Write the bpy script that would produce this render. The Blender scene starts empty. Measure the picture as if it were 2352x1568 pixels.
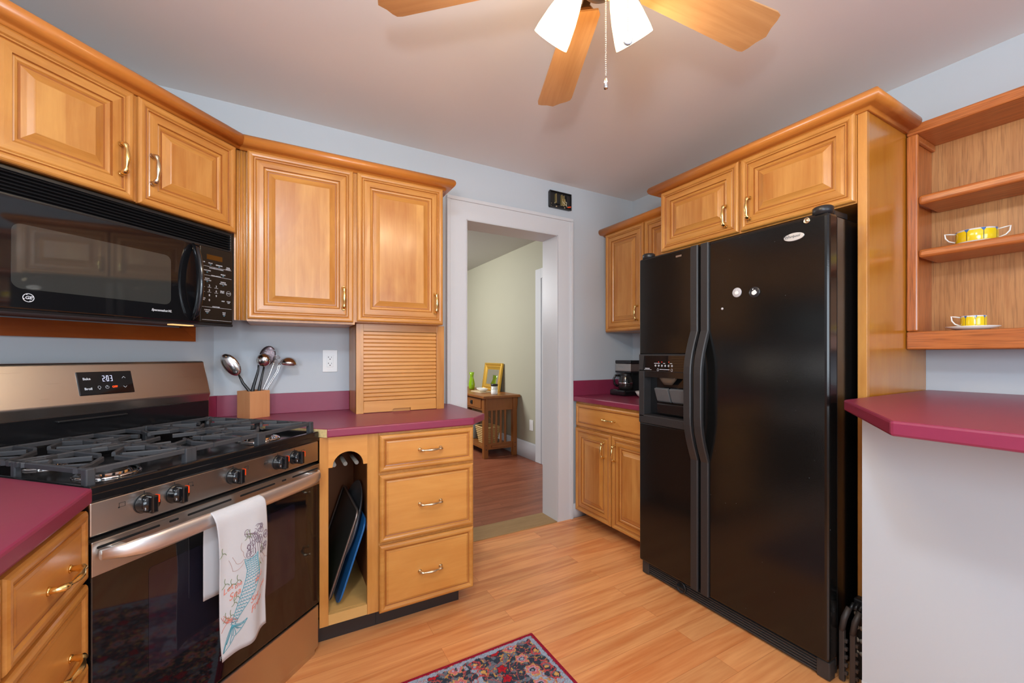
import bpy, bmesh, math, random
import numpy as np
from mathutils import Vector, Matrix, Euler

random.seed(7)
SC = bpy.context.scene
COL = SC.collection
PI = math.pi
S2 = math.sqrt(.5)

# ------------------------------------------------------------------ camera
cam_d = bpy.data.cameras.new('camera')
cam = bpy.data.objects.new('camera', cam_d)
COL.objects.link(cam)
cam.location = (0, 0, 1.22)
cam.rotation_euler = (PI/2, 0, -math.radians(29.33))
cam_d.sensor_width = 36
cam_d.lens = 36*963/2352
cam_d.shift_y = 31/2352
cam_d.clip_start = .02
SC.camera = cam

# ------------------------------------------------------------------ view, world
SC.view_settings.view_transform = 'Standard'
SC.view_settings.look = 'None'
SC.view_settings.gamma = 1
SC.view_settings.use_curve_mapping = False
SC.view_settings.exposure = 0.10
SC.cycles.use_denoising = True
SC.cycles.max_bounces = 8
SC.cycles.diffuse_bounces = 5
SC.cycles.glossy_bounces = 4
SC.cycles.sample_clamp_indirect = 6
W = bpy.data.worlds.new('daylight')
SC.world = W
W.use_nodes = True
wn = W.node_tree.nodes['Background']
wn.inputs[0].default_value = (.75, .85, 1, 1)
wn.inputs[1].default_value = 1.0

# ------------------------------------------------------------------ lights
def area(name, loc, target, sx, sy, power, color, shape='RECTANGLE', spread=PI):
    l = bpy.data.lights.new(name, 'AREA')
    l.shape = shape
    l.size = sx
    if shape in ('RECTANGLE', 'ELLIPSE'):
        l.size_y = sy
    l.energy = power
    l.color = color
    l.spread = spread
    o = bpy.data.objects.new(name, l)
    COL.objects.link(o)
    o.location = loc
    o.rotation_euler = (Vector(target)-Vector(loc)).to_track_quat('-Z', 'Y').to_euler()
    return o

# lamp by the camera that the photographer bounced off the ceiling
area('bounce_light', (-.22, -.02, 2.36), (.9, 1.3, .9), .20, .20, 14.5, (.76, .88, 1), 'DISK')
# and the flash itself, thrown up at the ceiling
area('flash_light', (-.15, -.10, 1.62), (.08, .62, 2.485), .12, .12, 7.8, (.84, .92, 1), 'DISK', math.radians(150))
# added daylight fill, set in a made-up window behind the camera
area('added_window_light', (.75, -1.93, 1.45), (.75, 1, 1.3), 1.5, 1.2, 36, (.76, .89, 1))
# added cool side light, set in a made-up window in the left wall
area('added_side_light', (-.99, -1.05, 1.50), (1.4, -.1, 1.0), 1.0, 1.0, 50, (.77, .89, 1))
# added light inside the closed next room, no window built there
area('next_room_light', (.6, 5.2, 2.2), (2.2, 5.0, .9), .9, .9, 52, (.98, .99, 1))

# ------------------------------------------------------------------ materials
def srgb(r, g, b):
    f = lambda c: (c/255/12.92) if c/255 <= .04045 else ((c/255+.055)/1.055)**2.4
    return (f(r), f(g), f(b), 1)

def nmat(name):
    m = bpy.data.materials.new(name)
    m.use_nodes = True
    nt = m.node_tree
    return m, nt, nt.nodes['Principled BSDF']

def plain(name, col, rough=.5, metal=0, coat=0, spec=.5, bump=0, bscale=200, aniso=0, mottle=0, mscale=6, emit=None, estr=0):
    m, nt, b = nmat(name)
    b.inputs['Base Color'].default_value = col
    b.inputs['Roughness'].default_value = rough
    b.inputs['Metallic'].default_value = metal
    b.inputs['Coat Weight'].default_value = coat
    b.inputs['Coat Roughness'].default_value = .12
    b.inputs['Specular IOR Level'].default_value = spec
    tc = nt.nodes.new('ShaderNodeTexCoord')
    if bump:
        n = nt.nodes.new('ShaderNodeTexNoise')
        n.inputs['Scale'].default_value = bscale
        n.inputs['Detail'].default_value = 3
        nt.links.new(tc.outputs['Object'], n.inputs['Vector'])
        bp = nt.nodes.new('ShaderNodeBump')
        bp.inputs['Strength'].default_value = bump
        bp.inputs['Distance'].default_value = .002
        nt.links.new(n.outputs['Fac'], bp.inputs['Height'])
        nt.links.new(bp.outputs['Normal'], b.inputs['Normal'])
    if mottle:
        n = nt.nodes.new('ShaderNodeTexNoise')
        n.inputs['Scale'].default_value = mscale
        n.inputs['Detail'].default_value = 4
        nt.links.new(tc.outputs['Object'], n.inputs['Vector'])
        mx = nt.nodes.new('ShaderNodeMix')
        mx.data_type = 'RGBA'
        mx.inputs[6].default_value = tuple(c*(1-mottle) for c in col[:3])+(1,)
        mx.inputs[7].default_value = tuple(min(1, c*(1+mottle)) for c in col[:3])+(1,)
        nt.links.new(n.outputs['Fac'], mx.inputs[0])
        nt.links.new(mx.outputs[2], b.inputs['Base Color'])
    if emit:
        b.inputs['Emission Color'].default_value = emit
        b.inputs['Emission Strength'].default_value = estr
    return m

def wood(name, light, dark, axis='Z', stretch=14, scale=1.0, rough=.32, coat=.25, board=.0, contrast=.5, fig=.5, pores=0):
    """procedural timber: fine grain drawn out along one axis, blotchy figure, optional glued boards"""
    m, nt, b = nmat(name)
    N, Lk = nt.nodes, nt.links
    tc = N.new('ShaderNodeTexCoord')
    oi = N.new('ShaderNodeObjectInfo')
    mul = N.new('ShaderNodeMath'); mul.operation = 'MULTIPLY'; mul.inputs[1].default_value = 13.7
    Lk.new(oi.outputs['Random'], mul.inputs[0])
    add = N.new('ShaderNodeVectorMath'); add.operation = 'ADD'
    Lk.new(tc.outputs['Object'], add.inputs[0]); Lk.new(mul.outputs[0], add.inputs[1])
    mp = N.new('ShaderNodeMapping')
    s = [stretch*scale]*3
    s['XYZ'.index(axis)] = 1.1*scale
    mp.inputs['Scale'].default_value = s
    Lk.new(add.outputs[0], mp.inputs[0])
    n1 = N.new('ShaderNodeTexNoise')
    n1.inputs['Scale'].default_value = 3.2
    n1.inputs['Detail'].default_value = 7
    n1.inputs['Roughness'].default_value = .62
    n1.inputs['Distortion'].default_value = .6
    Lk.new(mp.outputs[0], n1.inputs['Vector'])
    mp2 = N.new('ShaderNodeMapping')
    s2 = [5*scale]*3
    s2['XYZ'.index(axis)] = 1.6*scale
    mp2.inputs['Scale'].default_value = s2
    Lk.new(add.outputs[0], mp2.inputs[0])
    n2 = N.new('ShaderNodeTexNoise')
    n2.inputs['Scale'].default_value = 1.5
    n2.inputs['Detail'].default_value = 3
    n2.inputs['Distortion'].default_value = 1.2
    Lk.new(mp2.outputs[0], n2.inputs['Vector'])
    r1 = N.new('ShaderNodeMapRange'); r1.inputs[1].default_value = .3; r1.inputs[2].default_value = .7
    Lk.new(n1.outputs['Fac'], r1.inputs[0])
    r2 = N.new('ShaderNodeMapRange'); r2.inputs[1].default_value = .3; r2.inputs[2].default_value = .72
    Lk.new(n2.outputs['Fac'], r2.inputs[0])
    mixf = N.new('ShaderNodeMix'); mixf.data_type = 'FLOAT'
    mixf.inputs[0].default_value = fig
    Lk.new(r1.outputs[0], mixf.inputs[2]); Lk.new(r2.outputs[0], mixf.inputs[3])
    fac = mixf.outputs[0]
    if board:
        sep = N.new('ShaderNodeSeparateXYZ'); Lk.new(tc.outputs['Object'], sep.inputs[0])
        d = N.new('ShaderNodeMath'); d.operation = 'DIVIDE'; d.inputs[1].default_value = board
        Lk.new(sep.outputs[0 if axis == 'Z' else 2], d.inputs[0])
        a2 = N.new('ShaderNodeMath'); a2.operation = 'ADD'
        Lk.new(d.outputs[0], a2.inputs[0]); Lk.new(mul.outputs[0], a2.inputs[1])
        fl = N.new('ShaderNodeMath'); fl.operation = 'FLOOR'; Lk.new(a2.outputs[0], fl.inputs[0])
        wnz = N.new('ShaderNodeTexWhiteNoise'); wnz.noise_dimensions = '1D'; Lk.new(fl.outputs[0], wnz.inputs['W'])
        ms = N.new('ShaderNodeMapRange'); ms.inputs[3].default_value = -.25; ms.inputs[4].default_value = .25
        Lk.new(wnz.outputs['Value'], ms.inputs[0])
        ad = N.new('ShaderNodeMath'); ad.operation = 'ADD'; Lk.new(fac, ad.inputs[0]); Lk.new(ms.outputs[0], ad.inputs[1])
        fac = ad.outputs[0]
    ct = N.new('ShaderNodeMapRange')
    ct.inputs[3].default_value = .5-contrast/2
    ct.inputs[4].default_value = .5+contrast/2
    Lk.new(fac, ct.inputs[0])
    mx = N.new('ShaderNodeMix'); mx.data_type = 'RGBA'
    mx.inputs[6].default_value = light
    mx.inputs[7].default_value = dark
    Lk.new(ct.outputs[0], mx.inputs[0])
    col = mx.outputs[2]
    if pores:
        mp3 = N.new('ShaderNodeMapping')
        s3 = [260*scale]*3
        s3['XYZ'.index(axis)] = 9*scale
        mp3.inputs['Scale'].default_value = s3
        Lk.new(add.outputs[0], mp3.inputs[0])
        n3 = N.new('ShaderNodeTexNoise'); n3.inputs['Scale'].default_value = 1; n3.inputs['Detail'].default_value = 2
        Lk.new(mp3.outputs[0], n3.inputs['Vector'])
        r3 = N.new('ShaderNodeMapRange'); r3.inputs[1].default_value = .5; r3.inputs[2].default_value = .66
        r3.inputs[3].default_value = 0; r3.inputs[4].default_value = pores
        Lk.new(n3.outputs['Fac'], r3.inputs[0])
        mm = N.new('ShaderNodeMix'); mm.data_type = 'RGBA'
        Lk.new(r3.outputs[0], mm.inputs[0]); Lk.new(col, mm.inputs[6])
        mm.inputs[7].default_value = tuple(c*.4 for c in dark[:3])+(1,)
        col = mm.outputs[2]
    Lk.new(col, b.inputs['Base Color'])
    b.inputs['Roughness'].default_value = rough
    b.inputs['Coat Weight'].default_value = coat
    b.inputs['Coat Roughness'].default_value = .18
    bp = N.new('ShaderNodeBump'); bp.inputs['Strength'].default_value = .05; bp.inputs['Distance'].default_value = .002
    Lk.new(n1.outputs['Fac'], bp.inputs['Height']); Lk.new(bp.outputs['Normal'], b.inputs['Normal'])
    return m

ML, MD = srgb(216, 155, 78), srgb(172, 102, 36)
M = {}
M['wood_v'] = wood('maple_vertical', ML, MD, 'Z', contrast=.85)
M['wood_h'] = wood('maple_horizontal', ML, MD, 'X', contrast=.85)
M['wood_pv'] = wood('maple_panel_vertical', srgb(217, 159, 85), srgb(174, 104, 41), 'Z', board=.105, contrast=.85, fig=.6)
M['wood_ph'] = wood('maple_panel_horizontal', srgb(226, 164, 86), srgb(192, 118, 46), 'X', board=0, contrast=.5, fig=.6)
M['wood_crown'] = wood('maple_crown', srgb(214, 140, 62), srgb(186, 104, 36), 'X', contrast=.5)
M['amber'] = wood('amber_panel', srgb(206, 138, 44), srgb(176, 104, 22), 'Z', rough=.22, coat=.5, contrast=.6, fig=.7)
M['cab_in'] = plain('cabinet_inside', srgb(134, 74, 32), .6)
M['slot_floor'] = wood('bare_ply', srgb(222, 178, 108), srgb(196, 148, 80), 'X', rough=.6, coat=0, contrast=.5)
M['oak_v'] = wood('oak_vertical', srgb(206, 124, 62), srgb(160, 82, 32), 'Z', stretch=26, contrast=.9, fig=.35, pores=.5)
M['oak_h'] = wood('oak_horizontal', srgb(206, 124, 62), srgb(164, 84, 34), 'X', stretch=26, contrast=.9, fig=.35, pores=.5)
M['oak_back'] = wood('oak_plywood', srgb(206, 150, 92), srgb(164, 104, 56), 'Z', stretch=22, contrast=.95, fig=.4, rough=.45, coat=.05, pores=.35)
M['red_wood'] = wood('reddish_trim_wood', srgb(168, 84, 26), srgb(122, 50, 12), 'X', contrast=.7)
M['crock'] = wood('beech', srgb(222, 162, 112), srgb(200, 132, 82), 'Z', stretch=24, rough=.5, coat=0, contrast=.6)
M['blade'] = wood('blade_maple', srgb(216, 166, 112), srgb(186, 132, 80), 'X', stretch=20, rough=.4, coat=.1, contrast=.8, fig=.5)
M['glaze'] = wood('dark_glaze_line', srgb(176, 108, 48), srgb(150, 84, 32), 'Z', contrast=.5)
M['table_wood'] = wood('mission_oak', srgb(168, 102, 46), srgb(118, 66, 24), 'Z', rough=.4, coat=.1)
M['thresh'] = wood('worn_threshold', srgb(176, 144, 98), srgb(140, 108, 66), 'X', rough=.6, coat=0, contrast=.8)
M['toe'] = plain('toe_kick_vinyl', srgb(44, 36, 34), .45)
M['lam'] = plain('burgundy_laminate', srgb(138, 47, 74), .34, mottle=.05, mscale=40, bump=.02, bscale=500)
M['lam_edge'] = plain('burgundy_edge', srgb(150, 52, 92), .4)
M['chip'] = plain('particle_board', srgb(214, 186, 128), .9, mottle=.3, mscale=120)
M['brass'] = plain('polished_brass', srgb(244, 214, 142), .24, 1)
M['nickel'] = plain('aged_nickel_brass', srgb(222, 206, 176), .28, 1)
M['chrome'] = plain('chrome', (.82, .82, .82, 1), .08, 1)
M['steel'] = plain('stainless_utensil', (.72, .71, .69, 1), .16, 1)
M['black_gloss'] = plain('black_enamel', (.008, .008, .009, 1), .14, coat=.3)
M['black_glass'] = plain('black_glass', (.006, .006, .007, 1), .04, spec=.7)
M['black_satin'] = plain('black_satin', (.014, .014, .015, 1), .38)
M['black_matte'] = plain('black_rubber', (.012, .012, .012, 1), .7)
M['dark'] = plain('dark_void', (.004, .004, .004, 1), .9)
M['iron'] = plain('cast_iron', srgb(60, 61, 64), .55, bump=.25, bscale=400)
M['white_paint'] = plain('white_gloss_paint', srgb(210, 211, 213), .35, bump=.05, bscale=20)
M['white_plastic'] = plain('white_plastic', srgb(232, 232, 230), .35)
M['white_print'] = plain('white_print', srgb(214, 218, 224), .5)
M['grey_print'] = plain('grey_print', srgb(150, 152, 156), .5)
M['red_print'] = plain('orange_mark', srgb(240, 70, 20), .4)
M['porcelain'] = plain('porcelain', srgb(238, 236, 230), .15, coat=.5)
M['yellow_glaze'] = plain('yellow_glaze', srgb(238, 206, 24), .15, coat=.5)
M['blue_glaze'] = plain('blue_glaze', srgb(60, 104, 168), .2, coat=.5)
M['dark_line'] = plain('dark_line_glaze', srgb(40, 40, 40), .3)

def brushed(name, col, rough, axis='X'):
    m, nt, b = nmat(name)
    b.inputs['Base Color'].default_value = col
    b.inputs['Metallic'].default_value = 1
    tc = nt.nodes.new('ShaderNodeTexCoord')
    mp = nt.nodes.new('ShaderNodeMapping')
    s = [500]*3
    s['XYZ'.index(axis)] = 4
    mp.inputs['Scale'].default_value = s
    n = nt.nodes.new('ShaderNodeTexNoise'); n.inputs['Scale'].default_value = 1; n.inputs['Detail'].default_value = 2
    nt.links.new(tc.outputs['Object'], mp.inputs[0]); nt.links.new(mp.outputs[0], n.inputs['Vector'])
    r = nt.nodes.new('ShaderNodeMapRange')
    r.inputs[3].default_value = rough-.06; r.inputs[4].default_value = rough+.08
    nt.links.new(n.outputs['Fac'], r.inputs[0]); nt.links.new(r.outputs[0], b.inputs['Roughness'])
    bp = nt.nodes.new('ShaderNodeBump'); bp.inputs['Strength'].default_value = .04; bp.inputs['Distance'].default_value = .001
    nt.links.new(n.outputs['Fac'], bp.inputs['Height']); nt.links.new(bp.outputs['Normal'], b.inputs['Normal'])
    return m
M['ss'] = brushed('brushed_stainless', (.60, .56, .52, 1), .3)
M['ss_bar'] = brushed('brushed_stainless_bar', (.88, .87, .87, 1), .42)

# fridge skin: pebbled black with stray flecks
def fridge_mat():
    m, nt, b = nmat('pebbled_black')
    b.inputs['Base Color'].default_value = (.006, .0057, .0054, 1)
    b.inputs['Roughness'].default_value = .15
    tc = nt.nodes.new('ShaderNodeTexCoord')
    n = nt.nodes.new('ShaderNodeTexNoise'); n.inputs['Scale'].default_value = 300; n.inputs['Detail'].default_value = 2
    nt.links.new(tc.outputs['Object'], n.inputs['Vector'])
    bp = nt.nodes.new('ShaderNodeBump'); bp.inputs['Strength'].default_value = .12; bp.inputs['Distance'].default_value = .001
    nt.links.new(n.outputs['Fac'], bp.inputs['Height']); nt.links.new(bp.outputs['Normal'], b.inputs['Normal'])
    v = nt.nodes.new('ShaderNodeTexVoronoi'); v.inputs['Scale'].default_value = 26
    nt.links.new(tc.outputs['Object'], v.inputs['Vector'])
    lt = nt.nodes.new('ShaderNodeMath'); lt.operation = 'LESS_THAN'; lt.inputs[1].default_value = .035
    nt.links.new(v.outputs['Distance'], lt.inputs[0])
    n2 = nt.nodes.new('ShaderNodeTexNoise'); n2.inputs['Scale'].default_value = 5
    nt.links.new(tc.outputs['Object'], n2.inputs['Vector'])
    gt = nt.nodes.new('ShaderNodeMath'); gt.operation = 'GREATER_THAN'; gt.inputs[1].default_value = .52
    nt.links.new(n2.outputs['Fac'], gt.inputs[0])
    mu = nt.nodes.new('ShaderNodeMath'); mu.operation = 'MULTIPLY'
    nt.links.new(lt.outputs[0], mu.inputs[0]); nt.links.new(gt.outputs[0], mu.inputs[1])
    mx = nt.nodes.new('ShaderNodeMix'); mx.data_type = 'RGBA'
    mx.inputs[6].default_value = (.006, .0057, .0054, 1); mx.inputs[7].default_value = (.16, .16, .15, 1)
    nt.links.new(mu.outputs[0], mx.inputs[0]); nt.links.new(mx.outputs[2], b.inputs['Base Color'])
    return m
M['fridge'] = fridge_mat()
M['fridge_trim'] = plain('fridge_trim', srgb(42, 41, 42), .42, bump=.05, bscale=600)

def wall_mat(name, col, b2=None):
    m = plain(name, col, .62, bump=.06, bscale=60, mottle=.02, mscale=3, spec=.35)
    return m
M['wall'] = wall_mat('blue_grey_wall_paint', srgb(191, 197, 202))
M['ceil'] = wall_mat('ceiling_paint', srgb(234, 230, 227))
M['wall_next'] = wall_mat('pale_sage_wall_paint', srgb(176, 173, 152))
M['ceil_next'] = wall_mat('next_room_ceiling_paint', srgb(196, 198, 192))

def floor_mat(name, c1, c2, c3, row, length, rough=.3):
    m, nt, b = nmat(name)
    N, Lk = nt.nodes, nt.links
    tc = N.new('ShaderNodeTexCoord')
    br = N.new('ShaderNodeTexBrick')
    br.offset = .37; br.offset_frequency = 2
    br.inputs['Scale'].default_value = 1
    br.inputs['Mortar Size'].default_value = .0007
    br.inputs['Brick Width'].default_value = length
    br.inputs['Row Height'].default_value = row
    br.inputs['Color1'].default_value = (0, 0, 0, 1)
    br.inputs['Color2'].default_value = (1, 1, 1, 1)
    br.inputs['Mortar'].default_value = (.5, .5, .5, 1)
    Lk.new(tc.outputs['Object'], br.inputs['Vector'])
    sc = N.new('ShaderNodeVectorMath'); sc.operation = 'SCALE'; sc.inputs['Scale'].default_value = 7.0
    Lk.new(br.outputs['Color'], sc.inputs[0])
    ad = N.new('ShaderNodeVectorMath'); ad.operation = 'ADD'
    Lk.new(tc.outputs['Object'], ad.inputs[0]); Lk.new(sc.outputs[0], ad.inputs[1])
    mp = N.new('ShaderNodeMapping'); mp.inputs['Scale'].default_value = (.62, 9, 1)
    Lk.new(ad.outputs[0], mp.inputs[0])
    n1 = N.new('ShaderNodeTexNoise'); n1.inputs['Scale'].default_value = 1.6; n1.inputs['Detail'].default_value = 2
    n1.inputs['Distortion'].default_value = .5
    Lk.new(mp.outputs[0], n1.inputs['Vector'])
    m8 = N.new('ShaderNodeMath'); m8.operation = 'MULTIPLY'; m8.inputs[1].default_value = 6
    Lk.new(n1.outputs['Fac'], m8.inputs[0])
    fr = N.new('ShaderNodeMath'); fr.operation = 'PINGPONG'; fr.inputs[1].default_value = 1
    Lk.new(m8.outputs[0], fr.inputs[0])
    n2 = N.new('ShaderNodeTexNoise'); n2.inputs['Scale'].default_value = 9; n2.inputs['Detail'].default_value = 6
    Lk.new(mp.outputs[0], n2.inputs['Vector'])
    mf = N.new('ShaderNodeMix'); mf.data_type = 'FLOAT'; mf.inputs[0].default_value = .6
    Lk.new(fr.outputs[0], mf.inputs[2]); Lk.new(n2.outputs['Fac'], mf.inputs[3])
    cr = N.new('ShaderNodeValToRGB')
    cr.color_ramp.elements[0].color = c2; cr.color_ramp.elements[0].position = .15
    cr.color_ramp.elements[1].color = c1; cr.color_ramp.elements[1].position = .75
    Lk.new(mf.outputs[0], cr.inputs[0])
    mx = N.new('ShaderNodeMix'); mx.data_type = 'RGBA'; mx.blend_type = 'MULTIPLY'
    mx.inputs[0].default_value = 1
    tint = N.new('ShaderNodeMapRange'); tint.inputs[3].default_value = .86; tint.inputs[4].default_value = 1.06
    sp = N.new('ShaderNodeSeparateColor'); Lk.new(br.outputs['Color'], sp.inputs[0]); Lk.new(sp.outputs[0], tint.inputs[0])
    cb = N.new('ShaderNodeCombineColor')
    for i in range(3):
        Lk.new(tint.outputs[0], cb.inputs[i])
    Lk.new(cr.outputs[0], mx.inputs[6]); Lk.new(cb.outputs[0], mx.inputs[7])
    mo = N.new('ShaderNodeMix'); mo.data_type = 'RGBA'
    Lk.new(br.outputs['Fac'], mo.inputs[0]); Lk.new(mx.outputs[2], mo.inputs[6]); mo.inputs[7].default_value = c3
    Lk.new(mo.outputs[2], b.inputs['Base Color'])
    b.inputs['Roughness'].default_value = rough
    return m
M['floor'] = floor_mat('cherry_laminate_planks', srgb(238, 168, 106), srgb(210, 122, 64), srgb(188, 110, 62), .098, .95, .3)
M['floor_next'] = floor_mat('red_brown_laminate', srgb(164, 98, 70), srgb(128, 66, 44), srgb(84, 42, 30), .09, .8, .35)

# ------------------------------------------------------------------ mesh helpers
class MB:
    """collects shapes and links them as ONE mesh object"""
    def __init__(self):
        self.v, self.f, self.mi, self.sm = [], [], [], []

    def add(self, vs, fs, mi=0, sm=False, T=None):
        o = len(self.v)
        if T is not None:
            vs = [T @ Vector(p) for p in vs]
        self.v += [tuple(p) for p in vs]
        for f in fs:
            self.f.append(tuple(i+o for i in f))
            self.mi.append(mi)
            self.sm.append(sm)
        return self

    def addbm(self, bm, mi=0, sm=False, T=None):
        bm.verts.index_update()
        self.add([v.co.copy() for v in bm.verts], [[v.index for v in f.verts] for f in bm.faces], mi, sm, T)
        bm.free()
        return self

    def addmesh(self, me, mi=0, T=None):
        self.add([v.co.copy() for v in me.vertices], [tuple(p.vertices) for p in me.polygons], mi, False, T)
        return self

    def box(self, x0, x1, y0, y1, z0, z1, bev=0, mi=0, T=None, seg=2):
        if bev:
            bm = bmesh.new()
            bmesh.ops.create_cube(bm, size=1)
            for v in bm.verts:
                v.co = Vector((x0+(v.co.x+.5)*(x1-x0), y0+(v.co.y+.5)*(y1-y0), z0+(v.co.z+.5)*(z1-z0)))
            bmesh.ops.bevel(bm, geom=bm.edges[:], offset=bev, segments=seg, profile=.5, affect='EDGES')
            return self.addbm(bm, mi, False, T)
        vs = [(x, y, z) for x in (x0, x1) for y in (y0, y1) for z in (z0, z1)]
        fs = [(0, 1, 3, 2), (4, 6, 7, 5), (0, 4, 5, 1), (2, 3, 7, 6), (0, 2, 6, 4), (1, 5, 7, 3)]
        return self.add(vs, fs, mi, False, T)

    def prism(self, pts, a, b, axis='z', mi=0, sm=False, T=None, bev=0):
        """polygon (p,q) pushed from a to b along an axis: z -> (p,q,.), y -> (p,.,q), x -> (.,p,q)"""
        put = {'z': lambda p, q, h: (p, q, h), 'y': lambda p, q, h: (p, h, q), 'x': lambda p, q, h: (h, p, q)}[axis]
        n = len(pts)
        if bev:
            bm = bmesh.new()
            lo = [bm.verts.new(put(p, q, a)) for p, q in pts]
            hi = [bm.verts.new(put(p, q, b)) for p, q in pts]
            bm.faces.new(lo[::-1]); bm.faces.new(hi)
            for i in range(n):
                bm.faces.new((lo[i], lo[(i+1) % n], hi[(i+1) % n], hi[i]))
            bmesh.ops.recalc_face_normals(bm, faces=bm.faces[:])
            es = [e for e in bm.edges if len(e.link_faces) == 2 and e.calc_face_angle(0) > .5]
            bmesh.ops.bevel(bm, geom=es, offset=bev, segments=2, profile=.5, affect='EDGES')
            return self.addbm(bm, mi, sm, T)
        vs = [put(p, q, a) for p, q in pts]+[put(p, q, b) for p, q in pts]
        self.add(vs, [tuple(range(n))[::-1], tuple(range(n, 2*n))], mi, False, T)
        o = len(self.v)-2*n
        for i in range(n):
            j = (i+1) % n
            self.f.append((o+i, o+j, o+n+j, o+n+i)); self.mi.append(mi); self.sm.append(sm)
        return self

    def lathe(self, prof, seg=24, T=None, mi=0, sm=True, arc=2*PI, start=0, caps=True):
        vs, fs = [], []
        full = abs(arc-2*PI) < 1e-6
        k = seg if full else seg+1
        n = len(prof)
        for i in range(k):
            a = start+arc*i/seg
            for r, z in prof:
                vs.append((r*math.cos(a), r*math.sin(a), z))
        for i in range(seg):
            j = (i+1) % k
            for q in range(n-1):
                fs.append((i*n+q, j*n+q, j*n+q+1, i*n+q+1))
        self.add(vs, fs, mi, sm, T)
        if caps and full:
            o = len(self.v)-len(vs)
            for q, rev in ((0, True), (n-1, False)):
                if prof[q][0] > 1e-5:
                    f = tuple(o+i*n+q for i in range(k))
                    self.f.append(f[::-1] if rev else f); self.mi.append(mi); self.sm.append(False)
        return self

    def cyl(self, p0, p1, r, seg=16, mi=0, r1=None, sm=True):
        return self.tube([p0, p1], [r, r if r1 is None else r1], seg, mi, sm)

    def tube(self, path, r, seg=8, mi=0, sm=True, squash=None, closed=False):
        P = [Vector(p) for p in path]
        n = len(P)
        R = r if isinstance(r, (list, tuple)) else [r]*n
        vs, fs = [], []
        up = None
        for i in range(n):
            if closed:
                t = (P[(i+1) % n]-P[i-1]).normalized()
            else:
                t = ((P[i+1] if i < n-1 else P[i])-(P[i-1] if i > 0 else P[i])).normalized()
            if up is None:
                up = Vector((0, 0, 1)) if abs(t.z) < .9 else Vector((1, 0, 0))
            up = (up-t*up.dot(t))
            if up.length < 1e-6:
                up = t.orthogonal()
            up.normalize()
            sd = t.cross(up)
            for k in range(seg):
                a = 2*PI*k/seg
                q = 1 if squash is None else squash
                vs.append(P[i]+up*math.cos(a)*R[i]+sd*math.sin(a)*R[i]*q)
        for i in range(n if closed else n-1):
            ii = (i+1) % n
            for k in range(seg):
                l = (k+1) % seg
                fs.append((i*seg+k, i*seg+l, ii*seg+l, ii*seg+k))
        self.add(vs, fs, mi, sm)
        if not closed:
            o = len(self.v)-len(vs)
            self.f.append(tuple(o+k for k in range(seg))[::-1]); self.mi.append(mi); self.sm.append(False)
            self.f.append(tuple(o+(n-1)*seg+k for k in range(seg))); self.mi.append(mi); self.sm.append(False)
        return self

    def ball(self, c, r, seg=16, mi=0, sx=1, sy=1, sz=1, T=None):
        prof = [(r*math.sin(PI*i/10), -r*math.cos(PI*i/10)) for i in range(11)]
        prof[0] = (0, -r); prof[-1] = (0, r)
        t = Matrix.Translation(c) @ Matrix.Diagonal((sx, sy, sz, 1))
        return self.lathe(prof, seg, t if T is None else T @ t, mi, True, caps=False)

    def sweep(self, prof, path, side=1, mi=0, closed=False):
        """profile of (out, up) run along a level path of (x, y, z) with mitred corners"""
        P = [Vector(p) for p in path]
        n, m = len(P), len(prof)
        vs, fs = [], []
        for i in range(n):
            ds = []
            if i > 0 or closed:
                ds.append((P[i]-P[i-1]).normalized())
            if i < n-1 or closed:
                ds.append((P[(i+1) % n]-P[i]).normalized())
            ns = [Vector((d.y, -d.x, 0))*side for d in ds]
            if len(ns) == 2:
                b = (ns[0]+ns[1]).normalized()
                b = b/max(.2, b.dot(ns[0]))
            else:
                b = ns[0]
            for o, u in prof:
                vs.append(P[i]+b*o+Vector((0, 0, u)))
        for i in range(n if closed else n-1):
            ii = (i+1) % n
            for k in range(m):
                l = (k+1) % m
                fs.append((i*m+k, ii*m+k, ii*m+l, i*m+l))
        self.add(vs, fs, mi, True)
        if not closed:
            o = len(self.v)-len(vs)
            self.f.append(tuple(o+k for k in range(m))); self.mi.append(mi); self.sm.append(False)
            self.f.append(tuple(o+(n-1)*m+k for k in range(m))[::-1]); self.mi.append(mi); self.sm.append(False)
        return self

    def rings(self, x0, x1, z0, z1, rings, yf=0, mv=0, mh=1, mc=0, dark=(), md=3):
        """a panelled front: nested rectangles (inset, depth) with mitred corners"""
        vs, fs, ms = [], [], []
        for ins, y in rings:
            vs += [(x0+ins, yf+y, z0+ins), (x1-ins, yf+y, z0+ins), (x1-ins, yf+y, z1-ins), (x0+ins, yf+y, z1-ins)]
        n = len(rings)
        fs.append((3, 2, 1, 0)); ms.append(mv)
        for i in range(n-1):
            for k in range(4):
                l = (k+1) % 4
                fs.append((i*4+k, i*4+l, i*4+4+l, i*4+4+k))
                ms.append(md if round(rings[i][0], 4) in dark else (mh if k in (0, 2) else mv))
        e = (n-1)*4
        fs.append((e, e+1, e+2, e+3)); ms.append(mc)
        o = len(self.v)
        self.v += vs
        for f, m in zip(fs, ms):
            self.f.append(tuple(i+o for i in f)); self.mi.append(m); self.sm.append(False)
        return self

    def build(self, name, mats, parent=None, label=None, recalc=True):
        if not isinstance(mats, (list, tuple)):
            mats = [mats]
        me = bpy.data.meshes.new(name)
        me.from_pydata(self.v, [], self.f)
        me.polygons.foreach_set('material_index', self.mi)
        me.polygons.foreach_set('use_smooth', self.sm)
        for m in mats:
            me.materials.append(M[m] if isinstance(m, str) else m)
        if recalc:
            bm = bmesh.new(); bm.from_mesh(me)
            bmesh.ops.recalc_face_normals(bm, faces=bm.faces[:])
            bm.to_mesh(me); bm.free()
        me.update()
        o = bpy.data.objects.new(name, me)
        COL.objects.link(o)
        if parent:
            o.parent = parent
        if label:
            o['label'] = label
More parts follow.
